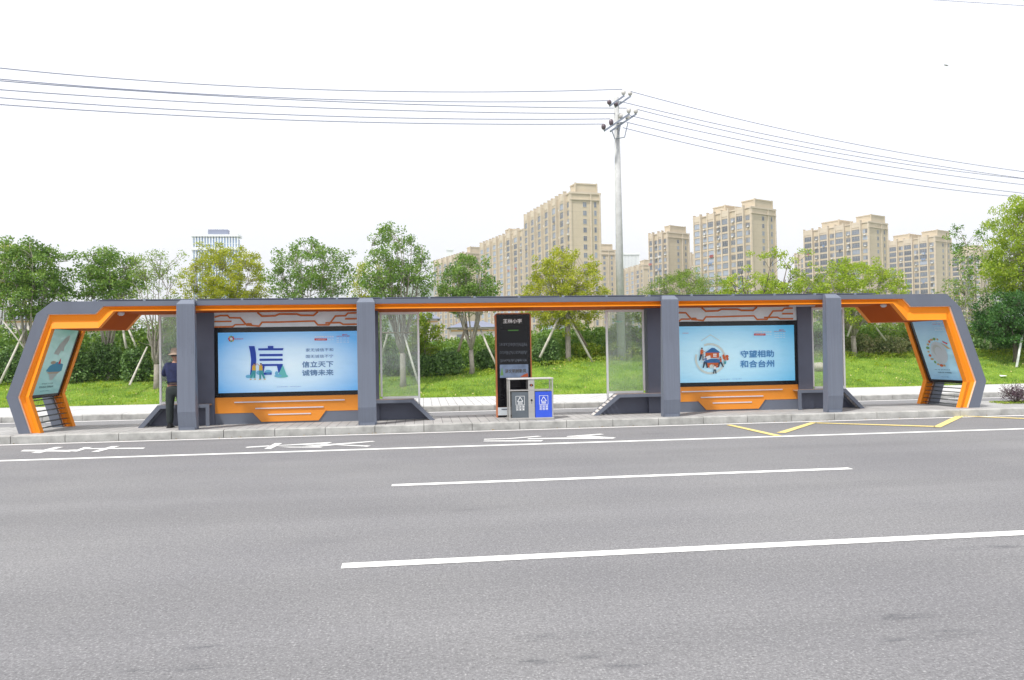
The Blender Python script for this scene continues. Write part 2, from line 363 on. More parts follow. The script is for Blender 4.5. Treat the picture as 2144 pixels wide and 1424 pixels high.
# fast mesh of many small faces
def quads(name, V, m, parent=None, per=4):
    V = np.asarray(V, dtype=np.float64).reshape(-1, 3)
    if parent is not None: V = V-np.array(origin(parent))
    n = len(V)//per; me = bpy.data.meshes.new(name)
    me.vertices.add(len(V)); me.vertices.foreach_set('co', V.astype(np.float32).ravel())
    me.loops.add(len(V)); me.loops.foreach_set('vertex_index', np.arange(len(V), dtype=np.int32))
    me.polygons.add(n); me.polygons.foreach_set('loop_start', np.arange(0, len(V), per, dtype=np.int32))
    me.polygons.foreach_set('loop_total', np.full(n, per, dtype=np.int32))
    me.update(calc_edges=True); me.materials.append(m)
    o = bpy.data.objects.new(name, me); C.objects.link(o)
    if parent is not None: o.parent = parent
    return o
nr = np.random.default_rng(11)
def leaf_quads(P, size, droop=0.0, asp=.5):
    n = len(P); d = nr.normal(size=(n, 3)); d[:, 2] -= droop; d /= np.linalg.norm(d, axis=1)[:, None]
    e = nr.normal(size=(n, 3)); e -= d*(e*d).sum(1)[:, None]; e /= np.linalg.norm(e, axis=1)[:, None]
    L = size*nr.uniform(.65, 1.35, n)[:, None]; w = L*asp
    return np.stack([P-d*L*.5, P-d*L*.05+e*w*.5, P+d*L*.5, P-d*L*.05-e*w*.5], 1).reshape(-1, 3)
# grass blades: one mass
def blades():
    n = 90000; x = nr.uniform(-17, 30, n); y = 25.9+nr.random(n)**1.2*7.5
    z = np.array([gh(a, b) for a, b in zip(x, y)]); h = nr.uniform(.03, .085, n)*(1+1.1*(nr.random(n) > .97))
    a = nr.uniform(0, math.pi, n); w = .012; dx, dy = np.cos(a)*w, np.sin(a)*w; lx, ly = nr.normal(0, .025, n), nr.normal(0, .025, n)
    V = np.stack([np.stack([x-dx, y-dy, z-.01], 1), np.stack([x+dx, y+dy, z-.01], 1), np.stack([x+lx, y+ly, z+h], 1)], 1).reshape(-1, 3)
    tag(quads('grass', V, BLADE, per=3), 'short green grass covering the sloping lawn', 'grass', kind='stuff')
    # weeds
    n = 240; P = []
    for _ in range(n):
        cx, cy = nr.uniform(-17, 30), nr.uniform(26.2, 32.5)
        if nr.random() < .6: cy = nr.uniform(29.8, 32.3)
        k = nr.integers(8, 26); q = nr.normal(0, 1, (k, 3))*[.11, .11, .05]; q[:, 2] = np.abs(q[:, 2]); P.append(q+[cx, cy, gh(cx, cy)+.03])
    tag(quads('weeds', leaf_quads(np.concatenate(P), .10), LF_BRIGHT), 'low leafy weeds scattered through the lawn', 'weeds', kind='stuff')
blades()
n_ = 420; fx_ = nr.uniform(-17, 30, n_); fy_ = nr.uniform(26, 32, n_); P_f = np.stack([fx_, fy_, np.array([gh(a, b) for a, b in zip(fx_, fy_)])+.07], 1)
tag(quads('fallen_leaves', leaf_quads(P_f, .07), mat('dry_leaf', (.62, .50, .26), .8, 0, .3, 9)), 'pale fallen leaves scattered on the lawn', 'leaves', kind='stuff')

# ------------------------------------------------------------------ bus shelter
YF, YB, YW, YR = 16.40, 17.02, 17.30, 17.78
YC = 16.18
PB = .15     # platform level
def xz(x, y, Y=YF): p = aY(x, y, Y); return (p.x, p.z)
def xs_(x, y=740, Y=YF): return aY(x, y, Y).x
ZT, ZG, ZO = 2.80, 2.695, 2.595
def X(x, y=640, Y=YF): return aY(x, y, Y).x
def prof(L, mids, Rr):
    return [(p[0], p[1]) for p in L]+[(p[0], p[1]) for p in mids]+[(p[0], p[1]) for p in Rr]
def xzl(lst): return [xz(*p) for p in lst]
def base(p): return (p[0], PB)
Lo = xzl([(38.7, 907.5), (13, 832), (76, 657), (109, 635)]); Lo[0] = base(Lo[0]); Lo[3] = (Lo[3][0], ZT)
Ro = xzl([(1982, 620), (2011.6, 644), (2065, 797.5), (2051, 849)]); Ro[3] = base(Ro[3]); Ro[0] = (Ro[0][0], ZT)
L0 = xzl([(63, 907.5), (37, 832), (101, 658), (199, 657), (215, 640)]); L0[0] = base(L0[0]); L0[4] = (L0[4][0], ZG); L0[3] = (L0[3][0], L0[2][1])
R0 = xzl([(1892.6, 626), (1907.6, 641), (1989.5, 641), (2044.7, 798.8), (2028, 849.5)]); R0[4] = base(R0[4]); R0[0] = (R0[0][0], ZG); R0[1] = (R0[1][0], R0[2][1])
L2 = xzl([(84, 907.5), (59, 832), (107, 688), (205, 687), (237, 650)]); L2[0] = base(L2[0]); L2[4] = (L2[4][0], ZO); L2[3] = (L2[3][0], L2[2][1])
R2 = xzl([(1870.8, 636.5), (1901.4, 669.4), (1982.8, 669.4), (2026, 800), (2011.6, 850)]); R2[4] = base(R2[4]); R2[0] = (R2[0][0], ZO); R2[1] = (R2[1][0], R2[2][1])
lerp = lambda a, b, t: (a[0]+(b[0]-a[0])*t, a[1]+(b[1]-a[1])*t)
L1 = [lerp(a, b, .42) for a, b in zip(L0, L2)]; R1 = [lerp(a, b, .42) for a, b in zip(R0, R2)]
SH = empty('bus_shelter', (2.0, 17.1, PB), label='long grey and orange angular bus shelter standing on the paved platform beside the road', cat='bus shelter')
OUT = Lo+Ro; P0 = L0+R0; P1 = L1+R1; P2 = L2+R2
def bandface(m, A, B, ya, yb, mi=0):
    for i in range(len(A)-1): m.add([(A[i][0], ya, A[i][1]), (A[i+1][0], ya, A[i+1][1]), (B[i+1][0], yb, B[i+1][1]), (B[i][0], yb, B[i][1])], [(0, 1, 2, 3)], mi)
def walls(m, A, y0, y1, mi=0):
    for i in range(len(A)-1): m.quad((A[i][0], y0, A[i][1]), (A[i+1][0], y0, A[i+1][1]), (A[i+1][0], y1, A[i+1][1]), (A[i][0], y1, A[i][1]), mi)
O10 = [Lo[0], Lo[1], Lo[2], Lo[3], Lo[3], Ro[0], Ro[0], Ro[1], Ro[2], Ro[3]]
G10 = [L0[0], L0[1], L0[2], L0[3], L0[4], R0[0], R0[1], R0[2], R0[3], R0[4]]
def frame_at(y, s, mats=(GREY, TRIM)):
    """grey outer band: front skin at y, depth towards y+s"""
    m = MB(); D = .22*s
    # split top into clean quads
    lo3 = Lo[3]; ro0 = Ro[0]
    A = [Lo[0], Lo[1], Lo[2], lo3, (L0[3][0], ZT), (L0[4][0], ZT), (R0[0][0], ZT), (R0[1][0], ZT), ro0, Ro[1], Ro[2], Ro[3]]
    B = [L0[0], L0[1], L0[2], (lo3[0]+.02, L0[2][1]), L0[3], L0[4], R0[0], R0[1], (ro0[0]-.02, R0[2][1]), R0[2], R0[3], R0[4]]
    bandface(m, A, B, y, y); bandface(m, A, B, y+D, y+D)
    walls(m, A, y, y+D); walls(m, B, y+.004*s, y+D, 0)
    m.quad((A[0][0], y, PB), (B[0][0], y, PB), (B[0][0], y+D, PB), (A[0][0], y+D, PB))
    return m
frame_at(YF, 1).build('front_frame', [GREY, TRIM], SH)
frame_at(YR+.24, -1).build('rear_frame', [GREY, TRIM], SH)
def orange_at(y, s):
    m = MB()
    bandface(m, P0, P1, y+.05*s, y+.085*s); bandface(m, P1, P2, y+.085*s, y+.02*s)
    walls(m, P2, y+.02*s, y+.16*s); bandface(m, P0, P2, y+.16*s, y+.16*s)
    # thin pale trim between the grey and orange
    for a_, b_, off in zip(P0[:-1], P0[1:], range(99)):
        if off in (4,): continue
        for q in strip2([a_, b_], .018): m.add([(p[0], y+.012*s, p[1]) for p in q]+[(p[0], y+.07*s, p[1]) for p in q], [(0, 1, 2, 3), (4, 7, 6, 5), (0, 4, 5, 1), (1, 5, 6, 2), (2, 6, 7, 3), (3, 7, 4, 0)], 1)
    return m
orange_at(YF, 1).build('front_orange_band', [ORANGE, TRIM], SH)
orange_at(YR+.05, 1).build('rear_orange_band', [ORANGE, TRIM], SH)
# soffit following the inner profile across the depth (from the knee tops up)
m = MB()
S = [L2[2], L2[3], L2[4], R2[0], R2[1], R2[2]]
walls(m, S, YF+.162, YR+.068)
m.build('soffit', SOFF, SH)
for x, y in ((253, 651), (1850, 638)):
    p = aY(x, y, 16.75); m = MB(); m.lathe([(.07, .0), (.075, -.02), (.06, -.055), (.03, -.075)], (p.x, 16.75, ZO), 14); m.build('dome_camera', SILVER, SH)
p = aY(1682, 638, 16.7); MB().box(p.x-.30, p.x+.30, 16.72, 16.80, ZO-.035, ZO-.005).build('strip_lamp', SILVER, SH)
# roof skin and the raised panel above it
m = MB(); m.box(Lo[3][0]+.03, Ro[0][0]-.03, YF+.222, YR+.018, ZT-.045, ZT-.004); roof = m.build('roof', GREYD, SH)
m = MB(); x = X(190, 630); i = 0
while x < X(1850, 620):
    w = min(1.95, X(1860, 620)-x)
    m.box(x, x+w-.10, 16.72, YR+.0, ZT+.035, ZT+.055)
    m.box(x+.02, x+.10, 16.78, 17.6, ZT-.004, ZT+.034, 0)
    x += 1.97; i += 1
m.build('roof_panel', GREYD, roof)
m = MB(); x = X(190, 630)
while x < X(1850, 620): MB().box(x-.075, x-.025, 16.70, 16.76, ZT+.0, ZT+.062).build('panel_clip', GALV, roof); x += 1.97*.5
# panel seams and bolts on the grey fascia
for x_ in (300, 560, 690, 930, 1060, 1190, 1320, 1500, 1640, 1820):
    a_ = X(x_, 630); MB().box(a_-.003, a_+.003, YF-.0015, YF+.001, ZG+.004, ZT-.004).build('seam', FLUTE, SH)
for p_, q_ in ((Lo[1], L0[1]), (Lo[2], L0[2]), (Ro[1], R0[2]), (Ro[2], R0[3])):
    MB().add([(v_[0], YF-.0015, v_[1]) for v_ in (lambda st: st[0])(strip2([p_, q_], .007))], [(0, 1, 2, 3)]).build('seam', FLUTE, SH)
# fluted front columns
def column(px0, px1, ry):
    x0, x1 = X(px0, 740, YC), X(px1, 740, YC); m = MB()
    yb = YC+.235; zc = .52
    pf = [(YC+.07, PB), (YC, zc), (YC, ZT-.085), (YC+.12, ZT+.006), (yb, ZT+.006), (yb, PB)]
    ins = [.0, 0, 0, .05, .05, .0]
    n = len(pf); vs = [(x0+ins[i], p[0], p[1]) for i, p in enumerate(pf)]+[(x1-ins[i], p[0], p[1]) for i, p in enumerate(pf)]
    m.add(vs, [tuple(range(n)), tuple(range(2*n-1, n-1, -1))]+[(i, i+n, (i+1) % n+n, (i+1) % n) for i in range(n)])
    c = m.build('column', GREYL, SH)
    f = MB(); w = x1-x0
    for k in range(9):
        xx = x0+w*(k+1)/10; f.box(xx-.002, xx+.002, YC-.003, YC-.0002, 1.75+.12*math.sin(k*2.3), ZT-.11)
    f.build('flute', FLUTE, c)
    b = MB(); b.box(x0+.03, x1-.03, YC+.04, YC+.21, PB-.01, PB+.05); b.build('base_plate', GREYL, c)
    return (x0, x1)
cols = [column(370, 408, 0), column(748, 786, 0), column(1388, 1423, 0), column(1732, 1764, 0)]

# ---------------------------------------------------------- writing
def text_obj(s, rect, put, name, m, parent, off=0.0, sx=None):
    """rect in plane units (x0, z0, x1, z1); put(x, z) -> world point"""
    cu = bpy.data.curves.new('t', 'FONT'); cu.body = s; cu.resolution_u = 2
    o = bpy.data.objects.new('t', cu); C.objects.link(o); bpy.context.view_layer.update()
    me = bpy.data.meshes.new_from_object(o.evaluated_get(bpy.context.evaluated_depsgraph_get()))
    bpy.data.objects.remove(o); bpy.data.curves.remove(cu)
    xs = [v.co.x for v in me.vertices]; zs = [v.co.y for v in me.vertices]
    a0, a1, b0, b1 = min(xs), max(xs), min(zs), max(zs); L = origin(parent)
    for v in me.vertices:
        u = (v.co.x-a0)/(a1-a0); w = (v.co.y-b0)/(b1-b0)
        v.co = put(rect[0]+(rect[2]-rect[0])*u, rect[1]+(rect[3]-rect[1])*w)-L
    if off:
        em = (rect[3]-rect[1])*off*1.6; V = [v.co.copy() for v in me.vertices]; F = [tuple(p_.vertices) for p_ in me.polygons]; n0 = len(V)
        ex = (put(rect[0]+1e-2, rect[1])-put(rect[0], rect[1])).normalized(); ez = (put(rect[0], rect[1]+1e-2)-put(rect[0], rect[1])).normalized(); en = ex.cross(ez)
        V2 = []; F2 = []
        for k, (a, b) in enumerate(((0, 0), (1, 0), (-1, 0), (0, 1), (0, -1))):
            V2 += [p_+ex*em*a+ez*em*b+en*.0002*k for p_ in V]; F2 += [tuple(i+n0*k for i in f) for f in F]
        me = bpy.data.meshes.new(name); me.from_pydata([tuple(p_) for p_ in V2], [], F2)
    me.materials.clear(); me.materials.append(m); me.update()
    o = bpy.data.objects.new(name, me); C.objects.link(o); o.parent = parent; return o
def flat(name, col, rough=.6): return mat(name, col, rough, 0, .02, 2, spec=.2)
INK = flat('print_blue', (.035, .085, .46)); INKT = flat('print_slate', (.17, .30, .50)); RED = flat('print_red', (.62, .03, .05)); PW = flat('print_white', (.86, .88, .90))
PY = flat('print_yellow', (.72, .47, .06)); PT = flat('print_teal', (.07, .36, .42)); PG = flat('print_mint', (.16, .58, .58)); PC = flat('print_cyan', (.18, .52, .78)); SKIN_P = flat('print_skin', (.68, .36, .24))
PDK = flat('print_dark', (.05, .08, .12)); POR = flat('print_coral', (.62, .14, .05)); PBL = flat('print_steel_blue', (.05, .18, .42)); PBG = flat('print_beige', (.66, .77, .75)); PBLUE = flat('print_lettering_blue', (.10, .29, .58)); PGOLD = flat('print_gold', (.55, .38, .18)); PGN = flat('print_green', (.18, .36, .12))
def postermat(name, centre, edge, cx, cz, rx, rz, glow=.22):
    m, nt, b = new_mat(name)
    tc = nt.nodes.new('ShaderNodeTexCoord'); mp = nt.nodes.new('ShaderNodeMapping'); nt.links.new(tc.outputs['Generated'], mp.inputs[0])
    mp.inputs['Location'].default_value = (-cx/rx, 0, -cz/rz); mp.inputs['Scale'].default_value = (1/rx, 0, 1/rz)
    ln = nt.nodes.new('ShaderNodeVectorMath'); ln.operation = 'LENGTH'; nt.links.new(mp.outputs[0], ln.inputs[0])
    c = ramp(nt, ln.outputs['Value'], [(0.0, centre), (.45, lerp3(centre, edge, .25)), (1.0, edge)])
    nt.links.new(c, b.inputs['Base Color']); b.inputs['Roughness'].default_value = .35; b.inputs['Coat Weight'].default_value = .4; b.inputs['Coat Roughness'].default_value = .08
    nt.links.new(c, b.inputs['Emission Color']); b.inputs['Emission Strength'].default_value = glow   # back-lit poster box
    bump(nt, b, tnoise(nt, 1.1, 2, .5, coord='Object', st=(1, 1, 2.5)), .35, .2); return m
def lerp3(a, b, t): return tuple(x+(y-x)*t for x, y in zip(a, b))
POST1 = postermat('blue_poster_print', (.66, .82, .90), (.11, .41, .82), .50, .42, .62, .68, .26)
POST2 = postermat('cyan_poster_print', (.50, .76, .87), (.10, .47, .79), .42, .42, .75, .75, .26)
POSTL = postermat('teal_poster_print', (.28, .56, .55), (.14, .42, .43), .5, .5, .9, .9, .16)
POSTR = postermat('sky_blue_poster_print', (.34, .58, .70), (.14, .34, .60), .5, .35, .8, .9, .16)

# ---------------------------------------------------------- the two poster walls
def zc1(v): return aY(605, 640+v/5.697, YW).z
Z_BASE_T, Z_OR_T, Z_FR_T, Z_PAN_T = zc1(1268), zc1(1080), zc1(252), ZO
def ell(cx, cy, rx, ry, n=20): return [(cx+rx*math.cos(2*math.pi*k/n), cy+ry*math.sin(2*math.pi*k/n)) for k in range(n)]
def poster_wall(xl, xr, art, pm, label):
    W = empty('poster_wall', ((xl+xr)/2, YW, PB)); W.parent = SH; W.location = Vector(((xl+xr)/2, YW, PB))-SH.location
    cx = (xl+xr)/2; hw = (xr-xl)/2; k = hw/(aY(757, 740, YW).x-aY(605, 740, YW).x)
    lx = lambda u, v=700: cx+(aY(440+u/5.697, 640+v/5.697, YW).x-aY(605, 640+v/5.697, YW).x)*k
    MB().box(xl, xr, YW+.02, YW+.16, PB-.01, Z_BASE_T).build('plinth', GREY, W)
    MB().box(xl, xr, YW+.014, YW+.18, Z_BASE_T+.001, Z_OR_T).build('orange_panel', ORANGEP, W)
    zb = zc1(1378)
    op = MB().prism([(lx(490), Z_BASE_T+.03), (lx(1380), Z_BASE_T+.03), (lx(1285), zb), (lx(605), zb)][::-1], YW+.0, YW+.019).build('orange_tongue', ORANGEP, W)
    m = MB()
    for u0, u1, v in ((285, 1598, 1139), (535, 1345, 1217), (687, 1195, 1292)):
        z = zc1(v); m = MB(); m.box(lx(u0), lx(u1), YW-.012, YW+.013 if v < 1270 else YW-.001, z-.012, z+.012); m.build('pale_strip', SILVER, W)
    # black light box
    m = MB(); m.box(xl, xr, YW+.01, YW+.20, Z_OR_T+.002, Z_FR_T); bx = m.build('light_box', BLACK, W)
    p0 = xl+.075; p1 = xr-.075; z0, z1 = zc1(1027), zc1(312)
    n = 40; m = MB()
    for j in range(9):
        for i in range(n+1):
            m.v.append((p0+(p1-p0)*i/n, YW+.006-.003*noise.noise(Vector((i*.35, j*.3, xl))), z0+(z1-z0)*j/8))
    for j in range(8):
        for i in range(n): m.f.append((j*(n+1)+i, j*(n+1)+i+1, (j+1)*(n+1)+i+1, (j+1)*(n+1)+i)); m.m.append(0)
    po = m.build('poster', pm, bx, smooth=True)
    # white ceiling panel with orange circuit lines
    MB().box(xl, xr, YW+.012, YW+.05, Z_FR_T+.002, Z_PAN_T-.004).build('circuit_panel', PANEL, W)
    m = MB(); T = .036
    pols = [([(58, 128), (130, 110), (215, 110), (240, 137), (365, 140), (440, 225), (590, 240), (625, 195), (820, 195), (1065, 190), (1250, 188), (1290, 235), (1420, 235), (1500, 130), (1620, 128), (1650, 97), (1760, 95)], 1.0),
            ([(58, 180), (262, 180)], .9), ([(58, 243), (275, 243), (305, 220), (420, 220)], .9), ([(440, 215), (490, 215), (505, 238)], 1.3),
            ([(570, 68), (625, 123), (780, 120), (830, 100), (1040, 102), (1090, 118), (1240, 120), (1292, 68)], 1.1),
            ([(1760, 232), (1590, 232), (1555, 210), (1380, 212)], 1.0), ([(1615, 166), (1760, 166)], 1.0)]
    for pi_, (pp, t) in enumerate(pols):
        pts = [(lx(u), min(zc1(v), Z_PAN_T-.006)) for u, v in pp]
        for q in strip2(pts, T*t): m.add([(p[0], YW+.006-.0012*pi_, p[1]) for p in q], [(0, 1, 2, 3)])
    m.build('circuit_line', mat('circuit_orange', (.62, .17, .03), .6, 0, .05), W)
    art(po)
def artput(x, z, d=.0): return Vector((x, YW-.001-d, z))
class Art:
    def __init__(s, po, ox, oy, sc_): s.po = po; s.ox, s.oy, s.s = ox, oy, sc_; s.k = 0; s.d = {}
    def p(s, u, v): a = aY(s.ox+u/s.s, s.oy+v/s.s, YW); return (a.x, a.z)
    def poly(s, pts, m):
        s.k += 1; y = YW-.0015-.0005*s.k
        s.d.setdefault(m.name, (MB(), m))[0].add([(a[0], y, a[1]) for a in (s.p(*q) for q in pts)], [tuple(range(len(pts)))])
    def line(s, pts, w, m):
        for q in strip2(pts, w): s.poly([(p[0], p[1]) for p in q], m)
    def text(s, body, u0, v0, u1, v1, m, off=0):
        a = s.p(u0, v1); b = s.p(u1, v0); s.k += 1; y = YW-.0015-.0005*s.k
        text_obj(body, (a[0], a[1], b[0], b[1]), lambda x, z: Vector((x, y, z)), 'lettering', m, s.po, off)
    def done(s):
        for mb, m in s.d.values():
            o = mb.build('printed_picture', m, s.po)
def common(A, ux, uy, red_u):
    pass
def art1(po):
    A = Art(po, 440, 640, 5.697)
    A.text('家无诚信不和', 1142, 505, 1468, 550, INKT, .008); A.text('国无诚信不宁', 1142, 582, 1468, 626, INKT, .008)
    A.text('信立天下', 1098, 660, 1468, 738, INKT, .022); A.text('诚铸未来', 1098, 760, 1470, 838, INKT, .022)
    A.text('文明健康 有你有我', 1245, 361, 1475, 382, PW, .01)
    A.poly([(1245, 416), (1395, 416), (1395, 391), (1245, 391)], RED); A.text('“讲文明 树新风”', 1256, 394, 1386, 413, PW)
    A.text('公益广告', 1403, 394, 1472, 413, PW); A.text('社会主义核心价值观', 1507, 356, 1664, 372, RED, .01); A.text('践行', 1575, 338, 1636, 356, RED, .01)
    for v, t in ((380, '富强  民主  文明  和谐'), (404, '自由  平等  公正  法治'), (428, '爱国  敬业  诚信  友善')): A.text(t, 1510, v, 1658, v+14, PW)
    A.text('台州市文明办    台州市创建办', 798, 958, 1084, 974, INKT)
    A.text('文明台州', 292, 385, 394, 408, RED)
    for k in range(8):
        a = 2*math.pi*k/8; A.poly(ell(253+28*math.cos(a), 397+28*math.sin(a), 11, 11, 10), (RED, PY, PGN, POR)[k % 4])
    A.poly(ell(253, 397, 14, 14), PW)
    # large character drawn as shapes
    A.poly([(462, 482), (531, 482), (546, 560), (552, 640), (546, 720), (530, 850), (474, 850), (486, 740), (489, 640), (480, 560)][::-1], INK)
    A.poly([(690, 480), (756, 480), (756, 508), (877, 507), (868, 533), (576, 534), (576, 510), (690, 508)][::-1], INK)
    A.poly([(590, 604), (866, 602), (866, 575), (590, 577)], INK); A.poly([(590, 659), (866, 657), (866, 631), (590, 633)], INK)
    A.poly([(606, 697), (868, 695), (868, 719), (652, 721), (640, 800), (610, 800)][::-1], INK); A.poly([(798, 718), (868, 718), (885, 800), (815, 800)][::-1], INK)
    A.poly([(640, 826), (736, 824), (736, 797), (640, 799)], INK)
    A.poly(ell(460, 845, 36, 20), PC); A.poly(ell(510, 840, 34, 22), PG); A.poly(ell(590, 800, 38, 26), PC); A.poly(ell(695, 792, 44, 26), PC)
    A.poly([(640, 812), (736, 810), (736, 797), (640, 799)], INK)
    A.poly([(868, 705), (905, 800), (925, 852), (800, 852), (835, 780)][::-1], PG); A.poly(ell(795, 808, 20, 26), PC); A.poly(ell(850, 840, 84, 20), PG); A.poly(ell(815, 836, 44, 14), PC)
    for cx, hx, up_ in ((526, 0, 0), (606, 0, 1)):
        A.poly([(cx-22, 770), (cx+22, 770), (cx+16, 865), (cx-2, 865), (cx-6, 810), (cx-30, 868), (cx-48, 862)][::-1] if not up_ else [(cx-20, 770), (cx+24, 770), (cx+55, 868), (cx+36, 872), (cx+6, 815), (cx+4, 874), (cx-16, 874)][::-1], PT)
        A.poly([(cx-18, 712), (cx+18, 712), (cx+22, 772), (cx-22, 772)][::-1], PY); A.poly(ell(cx+2, 699, 10, 12, 12), SKIN_P); A.poly(ell(cx+3, 692, 10, 8, 12), PDK)
        A.line([(cx-16, 716), (cx-34, 700), (cx-38, 690)] if up_ else [(cx+14, 716), (cx+28, 704), (cx+24, 688)], 7, SKIN_P)
        A.line([(cx+18, 720), (cx+22, 760)] if up_ else [(cx-18, 720), (cx-22, 770)], 7, SKIN_P)
        A.poly(ell(cx-40 if not up_ else cx-10, 879, 14, 6, 10), PY); A.poly(ell(cx+12 if not up_ else cx+48, 877, 14, 6, 10), PY)
    A.done()
def art2(po):
    A = Art(po, 1400, 630, 5.697)
    for k in range(26):
        a0 = 2*math.pi*k/30-2.0; a1 = a0+2*math.pi/30
        A.poly([(495+165*math.cos(t)*1.0+0, 690+r*math.sin(t)) if 0 else (495+r*math.cos(t), 690+r*math.sin(t)) for r, t in ((160, a0), (160, a1), (188, a1), (188, a0))], PBG)
    A.line([(385, 478), (497, 405), (606, 474)], 9, PBG)
    A.text('守望相助', 857, 588, 1250, 676, PBLUE, .022); A.text('和合台州', 853, 705, 1252, 795, PBLUE, .022)
    A.text('文明健康 有你有我', 1015, 361, 1222, 382, PW, .01); A.poly([(1015, 413), (1152, 413), (1152, 390), (1015, 390)], RED); A.text('“讲文明 树新风”', 1026, 393, 1142, 410, PW)
    A.text('公益广告', 1158, 394, 1222, 411, PW); A.text('社会主义核心价值观', 1250, 358, 1390, 371, RED, .01); A.text('践行', 1312, 340, 1368, 357, RED, .01)
    for v, t in ((382, '富强  民主  文明  和谐'), (406, '自由  平等  公正  法治'), (430, '爱国  敬业  诚信  友善')): A.text(t, 1258, v, 1385, v+13, PW)
    A.text('台州市文明办    台州市创建办', 610, 925, 872, 941, INKT); A.text('文明台州', 160, 379, 232, 393, RED)
    # two-storey house and neighbours
    A.poly([(435, 616), (597, 614), (597, 680), (435, 682)][::-1], POR); A.poly([(428, 619), (508, 561), (540, 561), (614, 617)][::-1], PBL)
    A.poly([(440, 692), (610, 690), (606, 748), (440, 750)][::-1], PBL); A.poly([(446, 740), (595, 738), (592, 794), (446, 796)][::-1], POR)
    A.poly(ell(512, 780, 30, 22), PBG); A.poly([(440, 665), (490, 650), (500, 690), (450, 706)][::-1], PW); A.poly([(528, 630), (566, 630), (566, 668), (528, 668)][::-1], PW); A.line([(547, 630), (547, 668)], 4, POR); A.line([(528, 649), (566, 649)], 4, POR)
    def fig(cx, cy, h, top, bot, lean=0):
        A.poly([(cx-h*.13, cy+h*.45), (cx+h*.13, cy+h*.45), (cx+h*.2+lean, cy+h), (cx+h*.08+lean, cy+h), (cx, cy+h*.6), (cx-h*.12, cy+h), (cx-h*.24, cy+h)][::-1], bot)
        A.poly([(cx-h*.12, cy+h*.15), (cx+h*.12, cy+h*.15), (cx+h*.13, cy+h*.5), (cx-h*.13, cy+h*.5)][::-1], top)
        A.poly(ell(cx, cy+h*.07, h*.07, h*.08, 12), SKIN_P); A.poly(ell(cx, cy+h*.03, h*.08, h*.06, 12), PDK)
    fig(392, 562, 150, POR, PDK, -10); A.line([(398, 600), (430, 605)], 8, SKIN_P)
    fig(432, 660, 140, PBL, PDK, 5); fig(610, 668, 122, POR, PDK, 20); A.line([(602, 700), (572, 690)], 8, SKIN_P); fig(545, 765, 102, PW, PDK); A.line([(535, 785), (515, 760)], 6, SKIN_P); A.line([(555, 785), (578, 768)], 6, SKIN_P)
    A.poly([(545, 700), (605, 698), (605, 735), (545, 737)][::-1], PBL)
    A.line([(400, 625), (400, 715), (425, 715), (425, 625)], 4, PW); A.line([(400, 655), (425, 655)], 4, PW); A.line([(400, 685), (425, 685)], 4, PW)
    A.line([(368, 705), (368, 745), (402, 745), (402, 705), (368, 705)], 4, PW)
    for cx, cy, rx, ry in ((645, 655, 14, 16), (655, 680, 18, 20), (688, 662, 20, 18), (692, 692, 16, 18), (665, 700, 10, 14)): A.poly(ell(cx, cy, rx, ry, 14), POR)
    A.line([(664, 725), (664, 690)], 4, PT); A.poly([(650, 722), (678, 722), (673, 755), (655, 755)][::-1], PT)
    A.done()
xw = [X(449, 740, YW), X(757, 740, YW), X(1388, 740, YW), X(1670, 740, YW)]
poster_wall(xw[0], xw[1], art1, POST1, '')
poster_wall(xw[2], xw[3], art2, POST2, '')
# rear pillars
pw_ = X(447, 740, YW)-X(410, 740, YW)
pil = []
for x0, x1 in ((xw[0]-pw_, xw[0]), (xw[1], xw[1]+pw_), (xw[2]-pw_, xw[2]), (xw[3], X(1700, 740, YW))):
    MB().box(x0+.001, x1-.001, YW-.03, YW+.24, PB-.01, ZO-.004).build('rear_pillar', GREYD, SH); pil.append((x0, x1))
# glass screens: (x0, x1) world
def screen(x0, x1, outer):
    g = empty('glass_screen', ((x0+x1)/2, 17.42, PB)); g.parent = SH; g.location -= SH.location
    zt = ZO-.03; zb = PB+.52; t = .045; y0, y1 = 17.39, 17.44
    for a_, b_, z0 in ((x0, x0+t, PB+.02 if outer < 0 else zb), (x1-t, x1, PB+.02 if outer > 0 else zb)):
        MB().box(a_, b_, y0, y1, z0, zt).build('post', WHITEF, g, bevel=.004)
    MB().box(x0+t+.001, x1-t-.001, y0+.003, y1-.003, zt-.05, zt).build('rail', WHITEF, g)
    MB().box(x0+t+.001, x1-t-.001, y0+.003, y1-.003, zb-.05, zb).build('rail', WHITEF, g)
    MB().box(x0+t-.004, x1-t+.004, y0+.02, y1-.02, zb-.01, zt-.04).build('pane', GLASS, g)
screen(X(333, 740, 17.4), pil[0][0]-.02, -1)
screen(X(795.6, 740, 17.4), X(878.5, 740, 17.4), 1)
screen(X(1269.5, 740, 17.4), X(1349.6, 740, 17.4), -1)
screen(X(1700, 740, 17.4), X(1769, 740, 17.4), 1)
